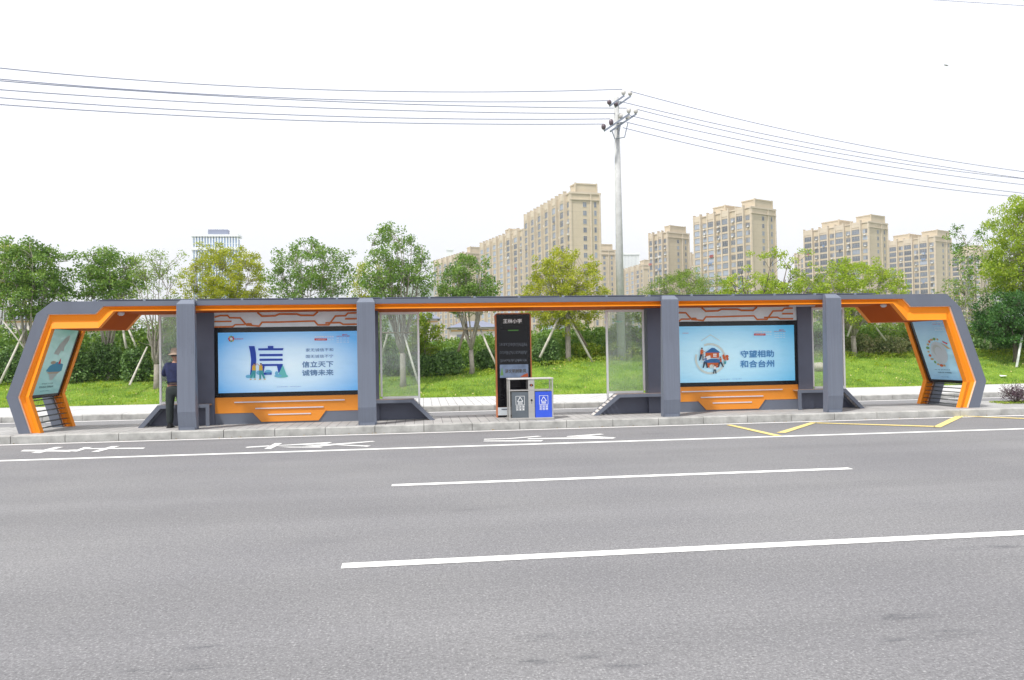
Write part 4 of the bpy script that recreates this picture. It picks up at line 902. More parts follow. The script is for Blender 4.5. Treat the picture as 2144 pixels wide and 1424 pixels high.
# ------------------------------------------------------------------ vegetation
def clump_leaves(centres, sig, per, size, flat_=.8, droop=.2, asp=.5):
    c = np.repeat(np.asarray(centres), per, 0); n = len(c)
    d = nr.normal(size=(n, 3)); d /= np.linalg.norm(d, axis=1)[:, None]; r = nr.random(n)**.45
    P = c+d*(r*sig)[:, None]*np.array([1, 1, flat_]); return leaf_quads(P, size, droop, asp)
TD = 1.4
def tree(name, label, px, Y, crown, m, bark=BARK, stems=8, fork=.28, nclump=120, per=60, sig=.28, size=.10, lobes=7, trunk_r=.09, shell=.5, group='trees on the lawn behind the shelter', droop=.2, name_cat='tree', asp=.5, twig=1, low=None, rag=1.0, dome=True, rough=.2, wf=1.13):
    """crown = (xl, xr, ytop, ybot) in the photograph at depth Y"""
    nclump = int(nclump*TD); p = aY(px, 740, Y); bx_ = p.x; z0 = gh(bx_, Y)
    a = aY(crown[0], crown[3], Y); b_ = aY(crown[1], crown[2], Y)
    cx, rx = (a.x+b_.x)/2, (b_.x-a.x)/2; zb, zt = a.z, b_.z; cz, rz = (zb+zt)/2, (zt-zb)/2; ry = rx*.85
    T = empty(name, (bx_, Y, z0), label=label, cat=name_cat, group=group)
    # lobed crown: clump centres lie in the union of a few ellipsoids
    LB = []
    for k in range(lobes):
        an = 2*math.pi*k/lobes+nr.uniform(-.4, .4); rr = nr.uniform(.35, .62)
        LB.append((cx+rx*rr*math.cos(an), Y+ry*rr*math.sin(an)*.9, cz+rz*nr.uniform(-.45, .50)*rag, nr.uniform(.34, .50)*rx, nr.uniform(.34, .5)*ry, nr.uniform(.32, .48)*rz))
    LB.append((cx+nr.uniform(-.1, .1)*rx, Y, cz+rz*.30, .55*rx, .5*ry, .66*rz)); LB.append((cx, Y, cz-.1*rz, .70*rx, .6*ry, .6*rz))
    cl = []
    seed_ = nr.uniform(0, 50); zc_ = zb+.40*(zt-zb)
    while dome and len(cl) < nclump:
        d = nr.normal(size=3); d /= np.linalg.norm(d); k = 1+rough*noise.noise(Vector(tuple(d*1.9))+Vector((seed_, 0, 0)))+(rough+.02)*noise.noise(Vector(tuple(d*4.5))+Vector((0, seed_, 0)))
        r = k*(nr.uniform(.70, .95) if nr.random() < .72 else nr.uniform(.15, .75)); q = np.array([cx+d[0]*rx*r*wf, Y+d[1]*ry*r*wf*.93, zc_+d[2]*((zt-zc_) if d[2] > 0 else (zc_-zb)*.95)*r*1.08])
        if d[2] < -.1 and nr.random() < .35: continue
        cl.append(q)
    while len(cl) < nclump:
        L = LB[nr.integers(len(LB))]; d = nr.normal(size=3); d /= np.linalg.norm(d); r = shell+(1-shell)*nr.random() if nr.random() < .8 else nr.random()
        q = np.array([L[0]+d[0]*L[3]*r, L[1]+d[1]*L[4]*r, L[2]+d[2]*L[5]*r])
        if zb-.1 < q[2] < zt+.1: cl.append(q)
    cl = np.array(cl)
    for ax, lo, hi in (() if dome else ((0, cx-rx, cx+rx), (2, zb, zt))):
        q0, q1 = np.percentile(cl[:, ax], [2.5, 97.5]); mg = sig*.55*(1 if ax == 0 else .75); cl[:, ax] = (cl[:, ax]-q0)/(q1-q0)*((hi-mg)-(lo+mg))+lo+mg
    cl[:, 2] = np.minimum(cl[:, 2], zt-.06-.25*nr.random(len(cl))*(cl[:, 2] > zt)); low_ = (cl[:, 2] < cz) & (not dome); cl[low_, 0] = cx+(cl[low_, 0]-cx)*(1-.25*(cz-cl[low_, 2])/rz)
    zf = z0+fork*(zb+.25*(zt-zb)-z0) if low is None else z0+low
    m1 = MB(); m1.tube([(bx_, Y, z0-.15), (bx_+.02, Y, z0+.2), (bx_+nr.uniform(-.03, .03), Y, zf)], [trunk_r*1.35, trunk_r, trunk_r*.9], 9)
    SP = []
    for s in range(stems):
        an = 2*math.pi*s/stems+nr.uniform(-.3, .3); rr = nr.uniform(.3, .75)
        e = Vector((cx+rx*rr*math.cos(an), Y+ry*rr*math.sin(an), cz+rz*nr.uniform(.1, .6)))
        s0 = Vector((bx_, Y, zf-.05)); mid = s0.lerp(e, .45)+Vector((nr.uniform(-.12, .12)+(e.x-s0.x)*.12, nr.uniform(-.1, .1), -.12*(e-s0).length*.3))
        pts = []
        for i in range(8):
            t = i/7; pts.append((s0*(1-t)**2+mid*2*t*(1-t)+e*t*t)+Vector((nr.normal(0, .025), nr.normal(0, .025), 0))*(1 if 0 < i else 0))
        r0 = trunk_r*.62/(stems/5)**.4; m1.tube(pts, [r0*(1-.8*i/7) for i in range(8)], 6); SP += [(p_, r0*(1-.8*i/7)) for i, p_ in enumerate(pts) if i > 1]
    if twig:
        A_ = np.array([tuple(p_) for p_, _ in SP])
        for q in cl[::twig]:
            w = np.linalg.norm(A_-q, axis=1)+np.maximum(0, A_[:, 2]-q[2]+.1)*2; i = int(w.argmin()); s0 = Vector(A_[i]); e = Vector(q)
            if (e-s0).length > 2.4: continue
            mid = s0.lerp(e, .5)+Vector((nr.normal(0, .07), nr.normal(0, .07), nr.normal(.0, .06)))
            m1.tube([s0, mid, e], [max(.010, SP[i][1]*.55), .010, .005], 4, cap=False)
    m1.build('trunk', bark, T, smooth=True)
    quads('crown', clump_leaves(cl, sig, per, size, .75, droop, asp), m, T); return T
LS = 'trees on the lawn behind the shelter'
tree('broadleaf_tree', 'dark green many-stemmed tree at the far left, behind the left end frame', 62, 31, (-28, 146, 500, 668), LF_DARK, wf=1.08, rough=.3, stems=10, nclump=180, per=70, sig=.27, lobes=9)
tree('broadleaf_tree', 'yellowish green tree cut by the left edge of the photo, behind the dark tree', -8, 35, (-85, 62, 512, 650), LF_YEL, nclump=120, per=50, size=.09)
tree('broadleaf_tree', 'second dark green tree from the left, above the left end of the roof', 226, 32, (154, 300, 520, 640), LF_DARK, wf=1.1, rough=.3, stems=9, nclump=120, per=62, sig=.27)
tree('slender_tree', 'thin pale green tree with wispy upright shoots left of the leftmost column', 326, 29.6, (268, 392, 526, 735), LF_LITE, dome=False, stems=9, nclump=110, per=26, sig=.26, size=.10, low=.9, asp=.3, trunk_r=.1, rag=1.5)
tree('broadleaf_tree', 'round yellow-green tree in front of the white office tower', 455, 33, (375, 556, 508, 690), LF_YEL, stems=13, rough=.09, nclump=250, per=60, sig=.22, size=.085, shell=.75, twig=1)
tree('broadleaf_tree', 'dark green broad tree above the left poster wall', 645, 32, (558, 745, 505, 645), LF_DARK, wf=1.06, rough=.28, stems=12, nclump=150, per=50, sig=.25, size=.095)
tree('broadleaf_tree', 'small yellow-green tree between the two dark trees near the second column', 772, 35, (725, 815, 535, 690), LF_YEL, nclump=90, per=34, size=.09)
tree('broadleaf_tree', 'tallest vase-shaped green tree behind a glass screen', 842, 29, (750, 908, 473, 665), LF_DARK, wf=1.02, rough=.28, stems=14, nclump=160, per=50, sig=.25, size=.09, low=1.25, trunk_r=.115)
tree('broadleaf_tree', 'dark green round tree with forked trunk just left of the kiosk', 987, 30.6, (915, 1043, 533, 665), LF_DARK, wf=1.05, stems=11, nclump=125, per=60, sig=.24, size=.09, low=.95, trunk_r=.10)
tree('broadleaf_tree', 'round yellow-green tree propped by two stakes to the right of the kiosk', 1189, 31.9, (1098, 1268, 515, 705), LF_YEL, stems=14, rough=.09, nclump=280, per=58, sig=.21, size=.085, shell=.8, low=2.0, trunk_r=.12)
tree('feathery_tree', 'feathery light green tree just right of the utility pole', 1425, 34, (1338, 1522, 566, 690), LF_LITE, stems=9, nclump=230, per=75, sig=.24, size=.08, asp=.35)
tree('gnarled_tree', 'open tree with bent dark limbs and tufted bright leaves above the right poster wall', 1592, 32, (1500, 1725, 524, 690), LF_BRIGHT, dome=False, bark=BARKD, stems=11, nclump=165, per=55, sig=.24, size=.10, shell=.8, trunk_r=.16)
tree('broadleaf_tree', 'round bright yellow-green tree above the rightmost column', 1788, 31.5, (1690, 1887, 541, 690), LF_BRIGHT, stems=14, rough=.10, nclump=250, per=60, sig=.22, size=.09, low=.9, trunk_r=.11, shell=.75)
tree('slender_tree', 'loose olive green tree behind the right end frame', 1990, 33.5, (1930, 2055, 582, 715), LF_LITE, dome=False, stems=9, nclump=95, per=32, sig=.26, size=.10, asp=.4)
tree('slender_tree', 'slender dark grey-green tree left of the big bright tree at the right edge', 2048, 38, (1995, 2092, 468, 680), LF_DARK, dome=False, stems=8, nclump=46, per=32, sig=.30, size=.13, rag=1.4)
tree('camphor_tree', 'very large bright yellow-green tree filling the right edge of the photo', 2165, 31.5, (2078, 2300, 396, 662), LF_BRIGHT, wf=1.02, stems=10, nclump=430, per=95, sig=.33, size=.10, droop=.9, trunk_r=.2, lobes=12)
tree('broadleaf_tree', 'low deep green layered tree under the big bright tree at the right edge', 2126, 29.6, (2056, 2225, 604, 728), LF_DEEP, bark=BARKD, stems=9, nclump=260, per=85, sig=.26, size=.085, low=1.35, trunk_r=.10)
tree('shrubby_tree', 'small glossy green tree between the glass screen and the forked tree', 880, 31.6, (842, 922, 650, 765), LF_SHRUBY, stems=6, nclump=70, per=60, sig=.22, size=.10, trunk_r=.05)
tree('shrubby_tree', 'young leafy green tree behind the glass screen right of the kiosk', 1322, 32.5, (1278, 1362, 645, 745), LF_LITE, stems=6, nclump=80, per=52, sig=.22, size=.09, trunk_r=.05)
tree('shrubby_tree', 'thin green tree behind the man, seen through the left glass screen', 365, 31.5, (335, 405, 640, 745), LF_SHRUB, stems=6, nclump=60, per=50, sig=.24, size=.09, trunk_r=.05)
tree('shrubby_tree', 'pale green bushy tree seen through the gap left of the right end frame', 1880, 33.5, (1835, 1955, 655, 730), LF_LITE, stems=6, nclump=90, per=55, sig=.24, size=.09, trunk_r=.05)

def shrub(label, x, Y, ytop, hw, m, size=.115, n=4200, grp='shrubs along the top of the lawn', nm='shrub'):
    p = aY(x, 740, Y); zt = aY(x, ytop, Y).z; rx = aY(x+hw, 740, Y).x-p.x; z0 = gh(p.x, Y); h = max(.35, zt-z0)
    S_ = empty(nm, (p.x, Y, z0), label=label, cat='shrub', group=grp)
    cs = []
    for k in range(9):
        a = nr.uniform(0, 2*math.pi); r = nr.uniform(.15, .6); cs.append((p.x+rx*r*math.cos(a), Y+.7*rx*r*math.sin(a), z0+h*nr.uniform(.30, .62), rx*nr.uniform(.36, .52), rx*.42, h*nr.uniform(.28, .40)))
    cs.append((p.x, Y, z0+h*.55, rx*.75, rx*.6, h*.44)); cs.append((p.x, Y, z0+h*.22, rx*.85, rx*.7, h*.28)); cs = np.array(cs)
    i = nr.integers(len(cs), size=n); d = nr.normal(size=(n, 3)); d /= np.linalg.norm(d, axis=1)[:, None]; r = .72+.3*nr.random(n); r = np.where(nr.random(n) < .22, nr.random(n), r)
    P = cs[i, :3]+d*cs[i, 3:]*r[:, None]; P[:, 2] = np.maximum(P[:, 2], z0+.02)
    st = MB()
    for k in range(6): a = nr.uniform(0, 6.28); st.tube([(p.x+.04*math.cos(a), Y+.04*math.sin(a), z0-.05), (p.x+rx*.5*math.cos(a), Y+rx*.4*math.sin(a), z0+h*.6)], [.014, .006], 4)
    st.build('stem', BARKD, S_); quads('foliage', leaf_quads(P, size), m, S_)
for a in [
 ('dark rounded shrub at the left edge of the photo beside the leaning stake', 20, 31.4, 715, 48, LF_SHRUB),
 ('dark shrub just inside the left end frame, next to its orange leg', 160, 31.5, 712, 42, LF_SHRUB),
 ('large dark shrub in the middle of the left opening of the shelter', 222, 32.0, 700, 46, LF_SHRUB),
 ('dark shrub touching the leaning stake in the left opening', 284, 31.2, 722, 38, LF_SHRUB),
 ('dark shrub behind the left glass screen and the man', 352, 31.6, 712, 40, LF_SHRUB),
 ('dark shrub seen through the glass screen beside the second column', 820, 31.8, 735, 36, LF_SHRUB),
 ('low dark shrub just right of the glass screen', 882, 31.2, 738, 30, LF_SHRUB),
 ('broad dark shrub left of the forked trunk, midway between glass screen and kiosk', 934, 31.0, 728, 46, LF_SHRUB),
 ('dark shrub between the forked trunk and the kiosk', 1018, 31.4, 728, 34, LF_SHRUB),
 ('dark green shrub between the kiosk and the propped yellow-green tree', 1145, 31.8, 705, 40, LF_SHRUB),
 ('bright yellow-leaved shrub right of the propped tree', 1232, 32.3, 716, 42, LF_SHRUBY),
 ('light green shrub behind the glass screen right of the kiosk', 1308, 32.0, 712, 44, LF_SHRUBY),
 ('grey-green shrub glimpsed between the right poster wall and the rightmost column', 1716, 32.6, 690, 34, LF_SHRUB),
 ('mottled brown-green shrub immediately right of the rightmost column', 1795, 32.4, 697, 40, LF_MIX),
 ('mottled brown-green shrub in the middle of the right opening', 1858, 32.2, 700, 44, LF_MIX),
 ('mottled shrub beside the orange leg of the right end frame', 1922, 32.6, 694, 46, LF_MIX),
 ('dark shrub just right of the right end frame', 2045, 32.2, 706, 40, LF_SHRUB),
 ('dark shrub under the low deep green tree near the right edge', 2104, 32.0, 708, 40, LF_SHRUB),
 ('dark shrub at the right edge of the photo behind the white-painted stake', 2160, 32.0, 704, 40, LF_SHRUB)]:
    shrub(*a)
tag(quads('gutter_litter', leaf_quads(GUTTER, .035), mat('dead_leaf', (.30, .22, .12), .9, 0, .4, 9)), 'specks of leaf litter in the gutter along the kerb', 'leaf litter', kind='stuff')
# little yellow weeds band at the foot of the shrubs, hedge mass behind everything
def mass(name, label, cat, x0, x1, y0, y1, h0, h1, n, m, size):
    x = nr.uniform(x0, x1, n); y = nr.uniform(y0, y1, n); hh = np.array([h0+(h1-h0)*(.5+.5*noise.noise(Vector((a*.45, b*.4, 1.7)))+.25*noise.noise(Vector((a*1.6, b, 5)))) for a, b in zip(x, y)])
    z = np.array([gh(a, b) for a, b in zip(x, y)])+hh*nr.random(n)**.6
    tag(quads(name, leaf_quads(np.stack([x, y, z], 1), size), m), label, cat, kind='stuff')
mass('shrubbery', 'continuous bank of dark shrubbery behind the shrubs on the lawn', 'shrubbery', -26, -1.5, 33.0, 37.5, 1.3, 2.6, 60000, LF_DARK, .15)
mass('shrubbery', 'lower bank of dark shrubbery from the kiosk to the right edge', 'shrubbery', -1.5, 44, 33.0, 37.5, .7, 1.9, 95000, LF_DARK, .15)
mass('low_plants', 'low yellow-green plants along the foot of the shrubs', 'ground cover', 4.2, 27, 30.9, 32.4, .08, .36, 9000, LF_SHRUBY, .085)
mass('far_shrubbery', 'distant dark green belt of bushes beyond the lawn', 'shrubbery', -60, 90, 52, 60, .8, 2.4, 60000, LF_DARK, .22)
# purple bush on the platform
PBY = 17.3; p = aY(2128, 838, PBY); S_ = empty('purple_bush', (p.x, PBY, PB), label='round dark purple bush growing on the platform at the right edge of the photo', cat='bush')
n = 2600; d = nr.normal(size=(n, 3)); d /= np.linalg.norm(d, axis=1)[:, None]; r = nr.random(n)**.4; P = np.array([p.x, PBY, PB+.24])+d*r[:, None]*[.34, .30, .22]*(1+.3*np.sin(d[:, :1]*9+d[:, 2:]*7))
P[:, 2] = np.maximum(P[:, 2], PB+.03); quads('foliage', leaf_quads(P, .030), LF_PURP, S_)
st = MB()
for k in range(16): a = nr.uniform(0, 6.28); st.tube([(p.x, PBY, PB), (p.x+.15*math.cos(a), PBY+.15*math.sin(a), PB+.2), (p.x+.34*math.cos(a), PBY+.3*math.sin(a), PB+nr.uniform(.28, .50))], [.01, .006, .003], 4)
st.build('stem', BARKD, S_)
n = 1500; P = np.stack([p.x+nr.uniform(-.45, .6, n), PBY+nr.uniform(-.2, .4, n), PB+nr.random(n)*.04], 1); tag(quads('bush_undergrowth', leaf_quads(P, .035), LF_SHRUBY), 'patch of low green weeds under the purple bush', 'weeds', kind='stuff')

# stakes: (bottom px, top px, bottom Y, top Y, radius, material, label)
for (b0, t0, yb, yt, r, m, lab) in [
 ((1, 799), (49, 697), 29.6, 30.8, .045, BAMBOO, 'pale leaning tree stake at the left edge of the photo'),
 ((50, 728), (-8, 655), 30.4, 30.8, .030, BAMBOO, 'thin grey prop crossing the leftmost tree stake'),
 ((273, 803), (306, 731), 28.7, 31, .040, BAMBOO, 'short pale stake leaning right in the left opening of the shelter'),
 ((345, 777), (321, 705), 29.6, 29.8, .045, BAMBOO, 'pale stake leaning left behind the left glass screen'),
 ((264, 728), (257, 684), 31.2, 31.4, .050, BAMBOO, 'upright pale stake under the second dark tree'),
 ((285, 728), (269, 690), 31.3, 31.5, .045, BAMBOO, 'slanting stake just right of the upright pale stake'),
 ((800, 742), (813, 694), 29.3, 29.1, .045, BAMBOO, 'stake against the left side of the trunk behind the glass screen'),
 ((875, 800), (845, 697), 28.0, 28.9, .045, BAMBOO, 'long pale stake leaning to the right post of the glass screen'),
 ((960, 734), (976, 682), 30.2, 30.6, .055, STAKEB, 'brownish stake left of the forked trunk'),
 ((1038, 762), (1005, 686), 30.0, 30.6, .045, BAMBOO, 'pale stake running from the forked tree to the kiosk edge'),
 ((1132, 745), (1174, 655), 31.0, 31.7, .055, BAMBOO, 'pale stake left of the propped yellow-green trunk'),
 ((1244, 765), (1179, 645), 31.2, 31.8, .055, BAMBOO, 'long pale stake right of the propped yellow-green trunk'),
 ((1236, 738), (1185, 650), 32.0, 32.0, .050, STAKEB, 'dark brown stake beside the long pale stake of the propped tree'),
 ((1775, 702), (1796, 643), 31.2, 31.4, .045, BAMBOO, 'pale stake just right of the rightmost column'),
 ((1853, 711), (1811, 655), 31.4, 31.4, .045, BAMBOO, 'grey stake leaning left in the right opening of the shelter'),
 ((2129, 766), (2143, 690), 28.9, 29.4, .050, WHITEF, 'white-painted stake at the right edge under the deep green tree'),
 ((2074, 727), (2078, 690), 30.5, 30.5, .045, BAMBOO, 'pale upright stake just right of the right end frame'),
 ((2061, 717), (2070, 690), 30.7, 30.7, .045, BAMBOO, 'leaning stake nearest the right end frame')]:
    A_ = aY(*b0, yb); B_ = aY(*t0, yt); mid = A_.lerp(B_, .5)+Vector((nr.normal(0, .01), 0, nr.normal(0, .01)))
    tag(MB().tube([A_-(B_-A_)*.04, mid, B_+(B_-A_)*.06], [r, r*.92, r*.8], 8).build('tree_stake', m, smooth=True), lab, 'tree stake', 'stakes propping the young trees')
for (x0, x1, y, Y, lab) in [(958, 1023, 690, 30.55, 'horizontal wooden bar tied across the forked tree'), (800, 864, 697, 29.0, 'horizontal wooden bar tied across the tallest tree behind the glass screen'), (240, 284, 689, 31.4, 'horizontal bar across the stakes under the second dark tree')]:
    A_ = aY(x0, y, Y-.15); B_ = aY(x1, y-.5, Y-.15); tag(MB().tube([A_, B_], .03, 6).build('tree_crossbar', STAKEB), lab, 'crossbar', 'crossbars tied to the trees')
# boulder, litter
bp = aY(1713, 768, 29.3); bz0 = gh(bp.x, 29.3)
m = MB(); n1, n2 = 18, 12
for j in range(n2+1):
    for i in range(n1):
        t = math.pi*j/n2; a = 2*math.pi*i/n1; d = Vector((math.sin(t)*math.cos(a), math.sin(t)*math.sin(a), math.cos(t))); k = 1+.22*noise.noise(d*1.7+Vector((4, 1, 2)))+.07*noise.noise(d*5)
        m.v.append((bp.x+.42*d.x*k, 29.3+.32*d.y*k, bz0+.10+.20*d.z*k))
for j in range(n2):
    for i in range(n1): m.f.append((j*n1+i, (j+1)*n1+i, (j+1)*n1+(i+1) % n1, j*n1+(i+1) % n1)); m.m.append(0)
tag(m.build('boulder', STONE, smooth=True), 'pale tan boulder on the lawn beside the rightmost column', 'boulder')
p = aY(2098, 785, 27.6); z = gh(p.x, 27.6)+.05
tag(MB().add([(p.x-.13, 27.5, z), (p.x+.1, 27.45, z+.02), (p.x+.14, 27.62, z+.03), (p.x-.08, 27.66, z+.05)], [(0, 1, 2, 3)]).build('litter', PW), 'scrap of white paper on the grass near the right edge', 'litter')
# bird
p = aD(1981, 137, 55); q = Vector(rt); u_ = Vector(up); f_ = Vector(fw)
Bd = empty('bird', p, label='small bird in flight high in the white sky at upper right', cat='bird')
bv = [p-q*.16+u_*.05, p-q*.05+u_*.02, p+q*.07, p+q*.16-u_*.02]
bo = MB().tube(bv, [.012, .045, .05, .012], 8)
bo.add([p-q*.04+f_*.04, p+q*.05+f_*.04, p-q*.06+f_*.30+u_*.06], [(0, 1, 2)]); bo.add([p-q*.04-f_*.04, p+q*.05-f_*.04, p-q*.06-f_*.30-u_*.05], [(0, 2, 1)])
bo.build('body', mat('bird_feathers', (.22, .22, .2), .8), Bd)

# ------------------------------------------------------------------ buildings
def tilemat(name, col):
    m, nt, b = new_mat(name)
    tc = nt.nodes.new('ShaderNodeTexCoord'); wv = nt.nodes.new('ShaderNodeTexWave'); wv.wave_type = 'BANDS'; wv.bands_direction = 'Z'; wv.inputs['Scale'].default_value = .106; wv.inputs['Distortion'].default_value = 0
    nt.links.new(tc.outputs['Object'], wv.inputs['Vector'])
    j = ramp(nt, wv.outputs['Fac'], [(0, (.90, .90, .90)), (.02, (1, 1, 1))])
    f = ramp(nt, tnoise(nt, .6, 8, .75), [(.3, sc(col, .93)), (.7, sc(col, 1.06))]); f2 = ramp(nt, tnoise(nt, .12, 3, .5, st=(1, 1, .3)), [(.3, (.94,)*3), (.7, (1.04,)*3)])
    nt.links.new(mixc(nt, mixc(nt, f, j, 1.0, 'MULTIPLY'), f2, 1.0, 'MULTIPLY'), b.inputs['Base Color']); b.inputs['Roughness'].default_value = .85; return m
TILE = tilemat('beige_wall_tiles', (.58, .50, .375)); TRIMB = tilemat('pale_stone_trim', (.62, .54, .43))
def winglass(name, c):
    m, nt, b = new_mat(name); oi = nt.nodes.new('ShaderNodeObjectInfo')
    cc = ramp(nt, oi.outputs['Random'], [(0, sc(c, .5)), (.35, sc(c, .8)), (.7, sc(c, 1.2)), (1, sc(c, 2.1))])
    nt.links.new(cc, b.inputs['Base Color']); b.inputs['Roughness'].default_value = .12; b.inputs['Specular IOR Level'].default_value = .6; return m
WGL = winglass('window_glass', (.19, .22, .27)); WFR = mat('window_frame_metal', (.42, .42, .42), .5); ACM = mat('air_conditioner_white', (.72, .72, .70), .6)
LAUN = [mat('laundry_'+n_, c_, .9) for n_, c_ in (('white', (.75, .75, .75)), ('blue', (.2, .3, .5)), ('red', (.45, .12, .12)), ('dark', (.1, .1, .13)))]
FL = 2.95; EYE = 57.8
def win_mesh(w, h, nb, d=.10, dirn='x', rail=False):
    """window lying in the plane dirn = const, facing minus; origin bottom centre"""
    m = MB()
    def bx(a0, a1, z0, z1, d0, d1, mi):
        if dirn == 'x': m.box(-d1, -d0, a0, a1, z0, z1, mi)
        else: m.box(a0, a1, -d1, -d0, z0, z1, mi)
    bx(-w/2, w/2, 0, h, .0, .03, 1)
    t = .07
    bx(-w/2-.04, w/2+.04, -.08, 0, 0, d, 0); bx(-w/2-.04, w/2+.04, h, h+.06, 0, d, 0)
    for k in range(nb+1): a = -w/2+w*k/nb; bx(a-t/2, a+t/2, 0.001, h-.001, .031, d*.8, 0)
    if h > 1.2: bx(-w/2, w/2, h*.70, h*.70+t, .031, d*.7, 0)
    if rail:
        bx(-w/2, w/2, .02, .55, .085, d*1.3, 1)
        for k in range(7): a = -w/2+w*k/6; bx(a-.02, a+.02, .0, .6, d*1.31, d*1.5, 0)
    me = m.build('w', [WFR, WGL]); d_ = me.data; bpy.data.objects.remove(me); return d_
W_BAY = {}
W_REC = win_mesh(1.2, 1.65, 2); W_GAB = win_mesh(1.25, 1.55, 2, dirn='y'); W_SLOT = win_mesh(.85, 1.75, 1, dirn='y')
def ac_mesh():
    m = MB(); m.box(-.55, 0, -.4, .4, 0, .55); o = m.build('a', ACM); d_ = o.data; bpy.data.objects.remove(o); return d_
AC = ac_mesh()
def tower(label, near, left, right, nb, seed, pent=((.08, .30),), minz=6, limit=100, bayfrac=.60, gable=True, gd=True):
    r = random.Random(seed)
    N = aZ(near[0], near[1], EYE); A_ = aZ(left[0], left[1], EYE); u = Vector((A_.x-N.x, A_.y-N.y)); L = u.length; u.normalize()
    if gd:
        u = Vector((-.449, .893)).normalized(); d = ray(left[0], left[1]); L = abs((N.x*d[1]-N.y*d[0])/(d[0]*u.y-d[1]*u.x))
    v = Vector((u.y, -u.x))
    # intersect the ray through the right edge with N + v*s
    d = ray(right[0], right[1]); dx, dy = d[0], d[1]; s = (N.x*dy-N.y*dx)/(dx*v.y-dy*v.x); Wd = abs(s)
    T = empty('apartment_tower', (N.x, N.y, 0), math.atan2(v.y, v.x), label=label, cat='apartment tower', group='beige apartment towers on the skyline')
    H = EYE-1.0
    def lb(m, name, mt): return m.build(name, mt, T, local=True)
    m = MB(); m.box(0, Wd, 0, L, 0, H-.2); lb(m, 'wall', TILE)
    m = MB(); mod = L/nb; bw = mod*bayfrac
    for j in range(nb):
        y0 = j*mod+mod*.38
        m.box(-.85, -.001, y0+.5, y0+.5+bw-1.0, 0, H+.35); m.box(-1.0, -.86, y0+.4, y0+.5+bw-.9, H-1.9, H+.5)   # bay and its raised parapet
        for yy in (y0, y0+bw-.5): m.box(-1.25, -.002, yy, yy+.499, 0, H+.9); m.box(-1.32, -.0, yy-.08, yy+.58, H+.901, H+1.15)
    m.box(-.25, -.003, .0, .5, 0, H-.1)
    if gable:
        m.box(.0, .55, -.25, -.001, 0, H); m.box(Wd*.66, Wd*.66+.45, -.35, -.001, 0, H+.2); m.box(Wd-.55, Wd, -.35, -.001, 0, H+.2); m.box(Wd+.001, Wd+.3, .2, 1.0, 0, H-.2)
        m.box(-.1, Wd+.05, -.42, -.0015, H-2.35, H-2.05)
    mp_ = m
    m = MB(); m.box(-.3, Wd+.3, -.3, .1, H-.199, H+.45); m.box(-.3, .1, .101, L, H-.199, H+.30); m.box(Wd-.1, Wd+.3, .101, L, H-.199, H+.3); m.box(-.3, Wd+.3, L-.3+.3, L+.3, H-.199, H+.3)
    lb(m, 'parapet', TRIMB)
    m = MB()
    for a, b_ in pent:
        y0, y1 = a*L, b_*L; m.box(Wd*.22, Wd*.92, y0, y1, H-.19, H+3.3); m.box(Wd*.22-.2, Wd*.92+.2, y0-.2, y1+.2, H+3.301, H+3.75)
        m.box(Wd*.20-.15, Wd*.20+.35, y0-.25, y0+.3, H+.46, H+3.9); m.box(Wd*.92-.3, Wd*.92+.25, y0-.25, y0+.3, H+.46, H+3.9)
    lb(m, 'roof_house', TILE)
    key = round(bw, 1)
    if key not in W_BAY: W_BAY[key] = win_mesh(bw-1.2, 1.95, 3, dirn='x', rail=True)
    items = []
    for f in range(1, 19):
        z = H-2.95*f+.15-.7 if 0 else (H-2.6)-FL*f+.9
        if z < 2: break
        for j in range(nb):
            yb = j*mod+mod*.38+bw/2; yr = (j*mod+mod*.19)
            items.append((W_BAY[key], (-.853, yb, z-.25))); items.append((W_REC, (-.003, yr-.62, z)))
            if mod > 4.5: items.append((W_REC, (-.003, yr+.62, z)))
        if gable: items.append((W_GAB, (Wd*.48, -.004, z))); items.append((W_SLOT, (Wd*.83, -.004, z)))
    items.sort(key=lambda t: (0 if t[1][2] > 14 else 1, t[1][1]*.8-t[1][2]*.35))
    rest = MB()
    for i, (me, loc) in enumerate(items):
        if i < limit:
            o = bpy.data.objects.new('window', me); C.objects.link(o); o.parent = T; o.location = loc
        else:
            base_ = len(rest.v); rest.v += [(vv.co.x+loc[0], vv.co.y+loc[1], vv.co.z+loc[2]) for vv in me.vertices]
            for p_ in me.polygons: rest.f.append(tuple(base_+k for k in p_.vertices)); rest.m.append(p_.material_index)
    if rest.v: o = rest.build('window', [WFR, WGL], T, local=True); o['kind'] = 'stuff'
    # floor lines between bays, air conditioners and washing
    m = mp_
    for f in range(0, 18):
        z = H-2.7-FL*f
        if z < 3: break
        for j in range(nb): y0 = j*mod+mod*.38; m.box(-1.0, -.86, y0+.5, y0+bw-.5, z, z+.28); m.box(-.12, -.001, max(.5, y0-mod+bw), y0-.001, z+.05, z+.2)
    lb(m, 'facade_trim', TRIMB)
    for k in range(38):
        f = r.randint(1, 17); j = r.randrange(nb); z = (H-2.6)-FL*f+r.choice([.9, -.1]); y = j*mod+mod*.19+r.uniform(-.2, .2)
        if z < 4: continue
        o = bpy.data.objects.new('air_conditioner', AC); C.objects.link(o); o.parent = T; o.location = (-.14, y, z)
    for k in range(10):
        f = r.randint(2, 16); j = r.randrange(nb); z = (H-2.6)-FL*f+.5; y = j*mod+mod*.38+bw/2+r.uniform(-.5, .5)
        if z < 4: continue
        m = MB()
        for q in range(r.randint(2, 4)): w_ = r.uniform(.3, .5); yy = y-.8+.55*q; m.box(-1.35, -1.31, yy, yy+w_, z+.2-r.uniform(.5, 1.0), z+.4)
        lb(m, 'laundry', r.choice(LAUN))
    return T
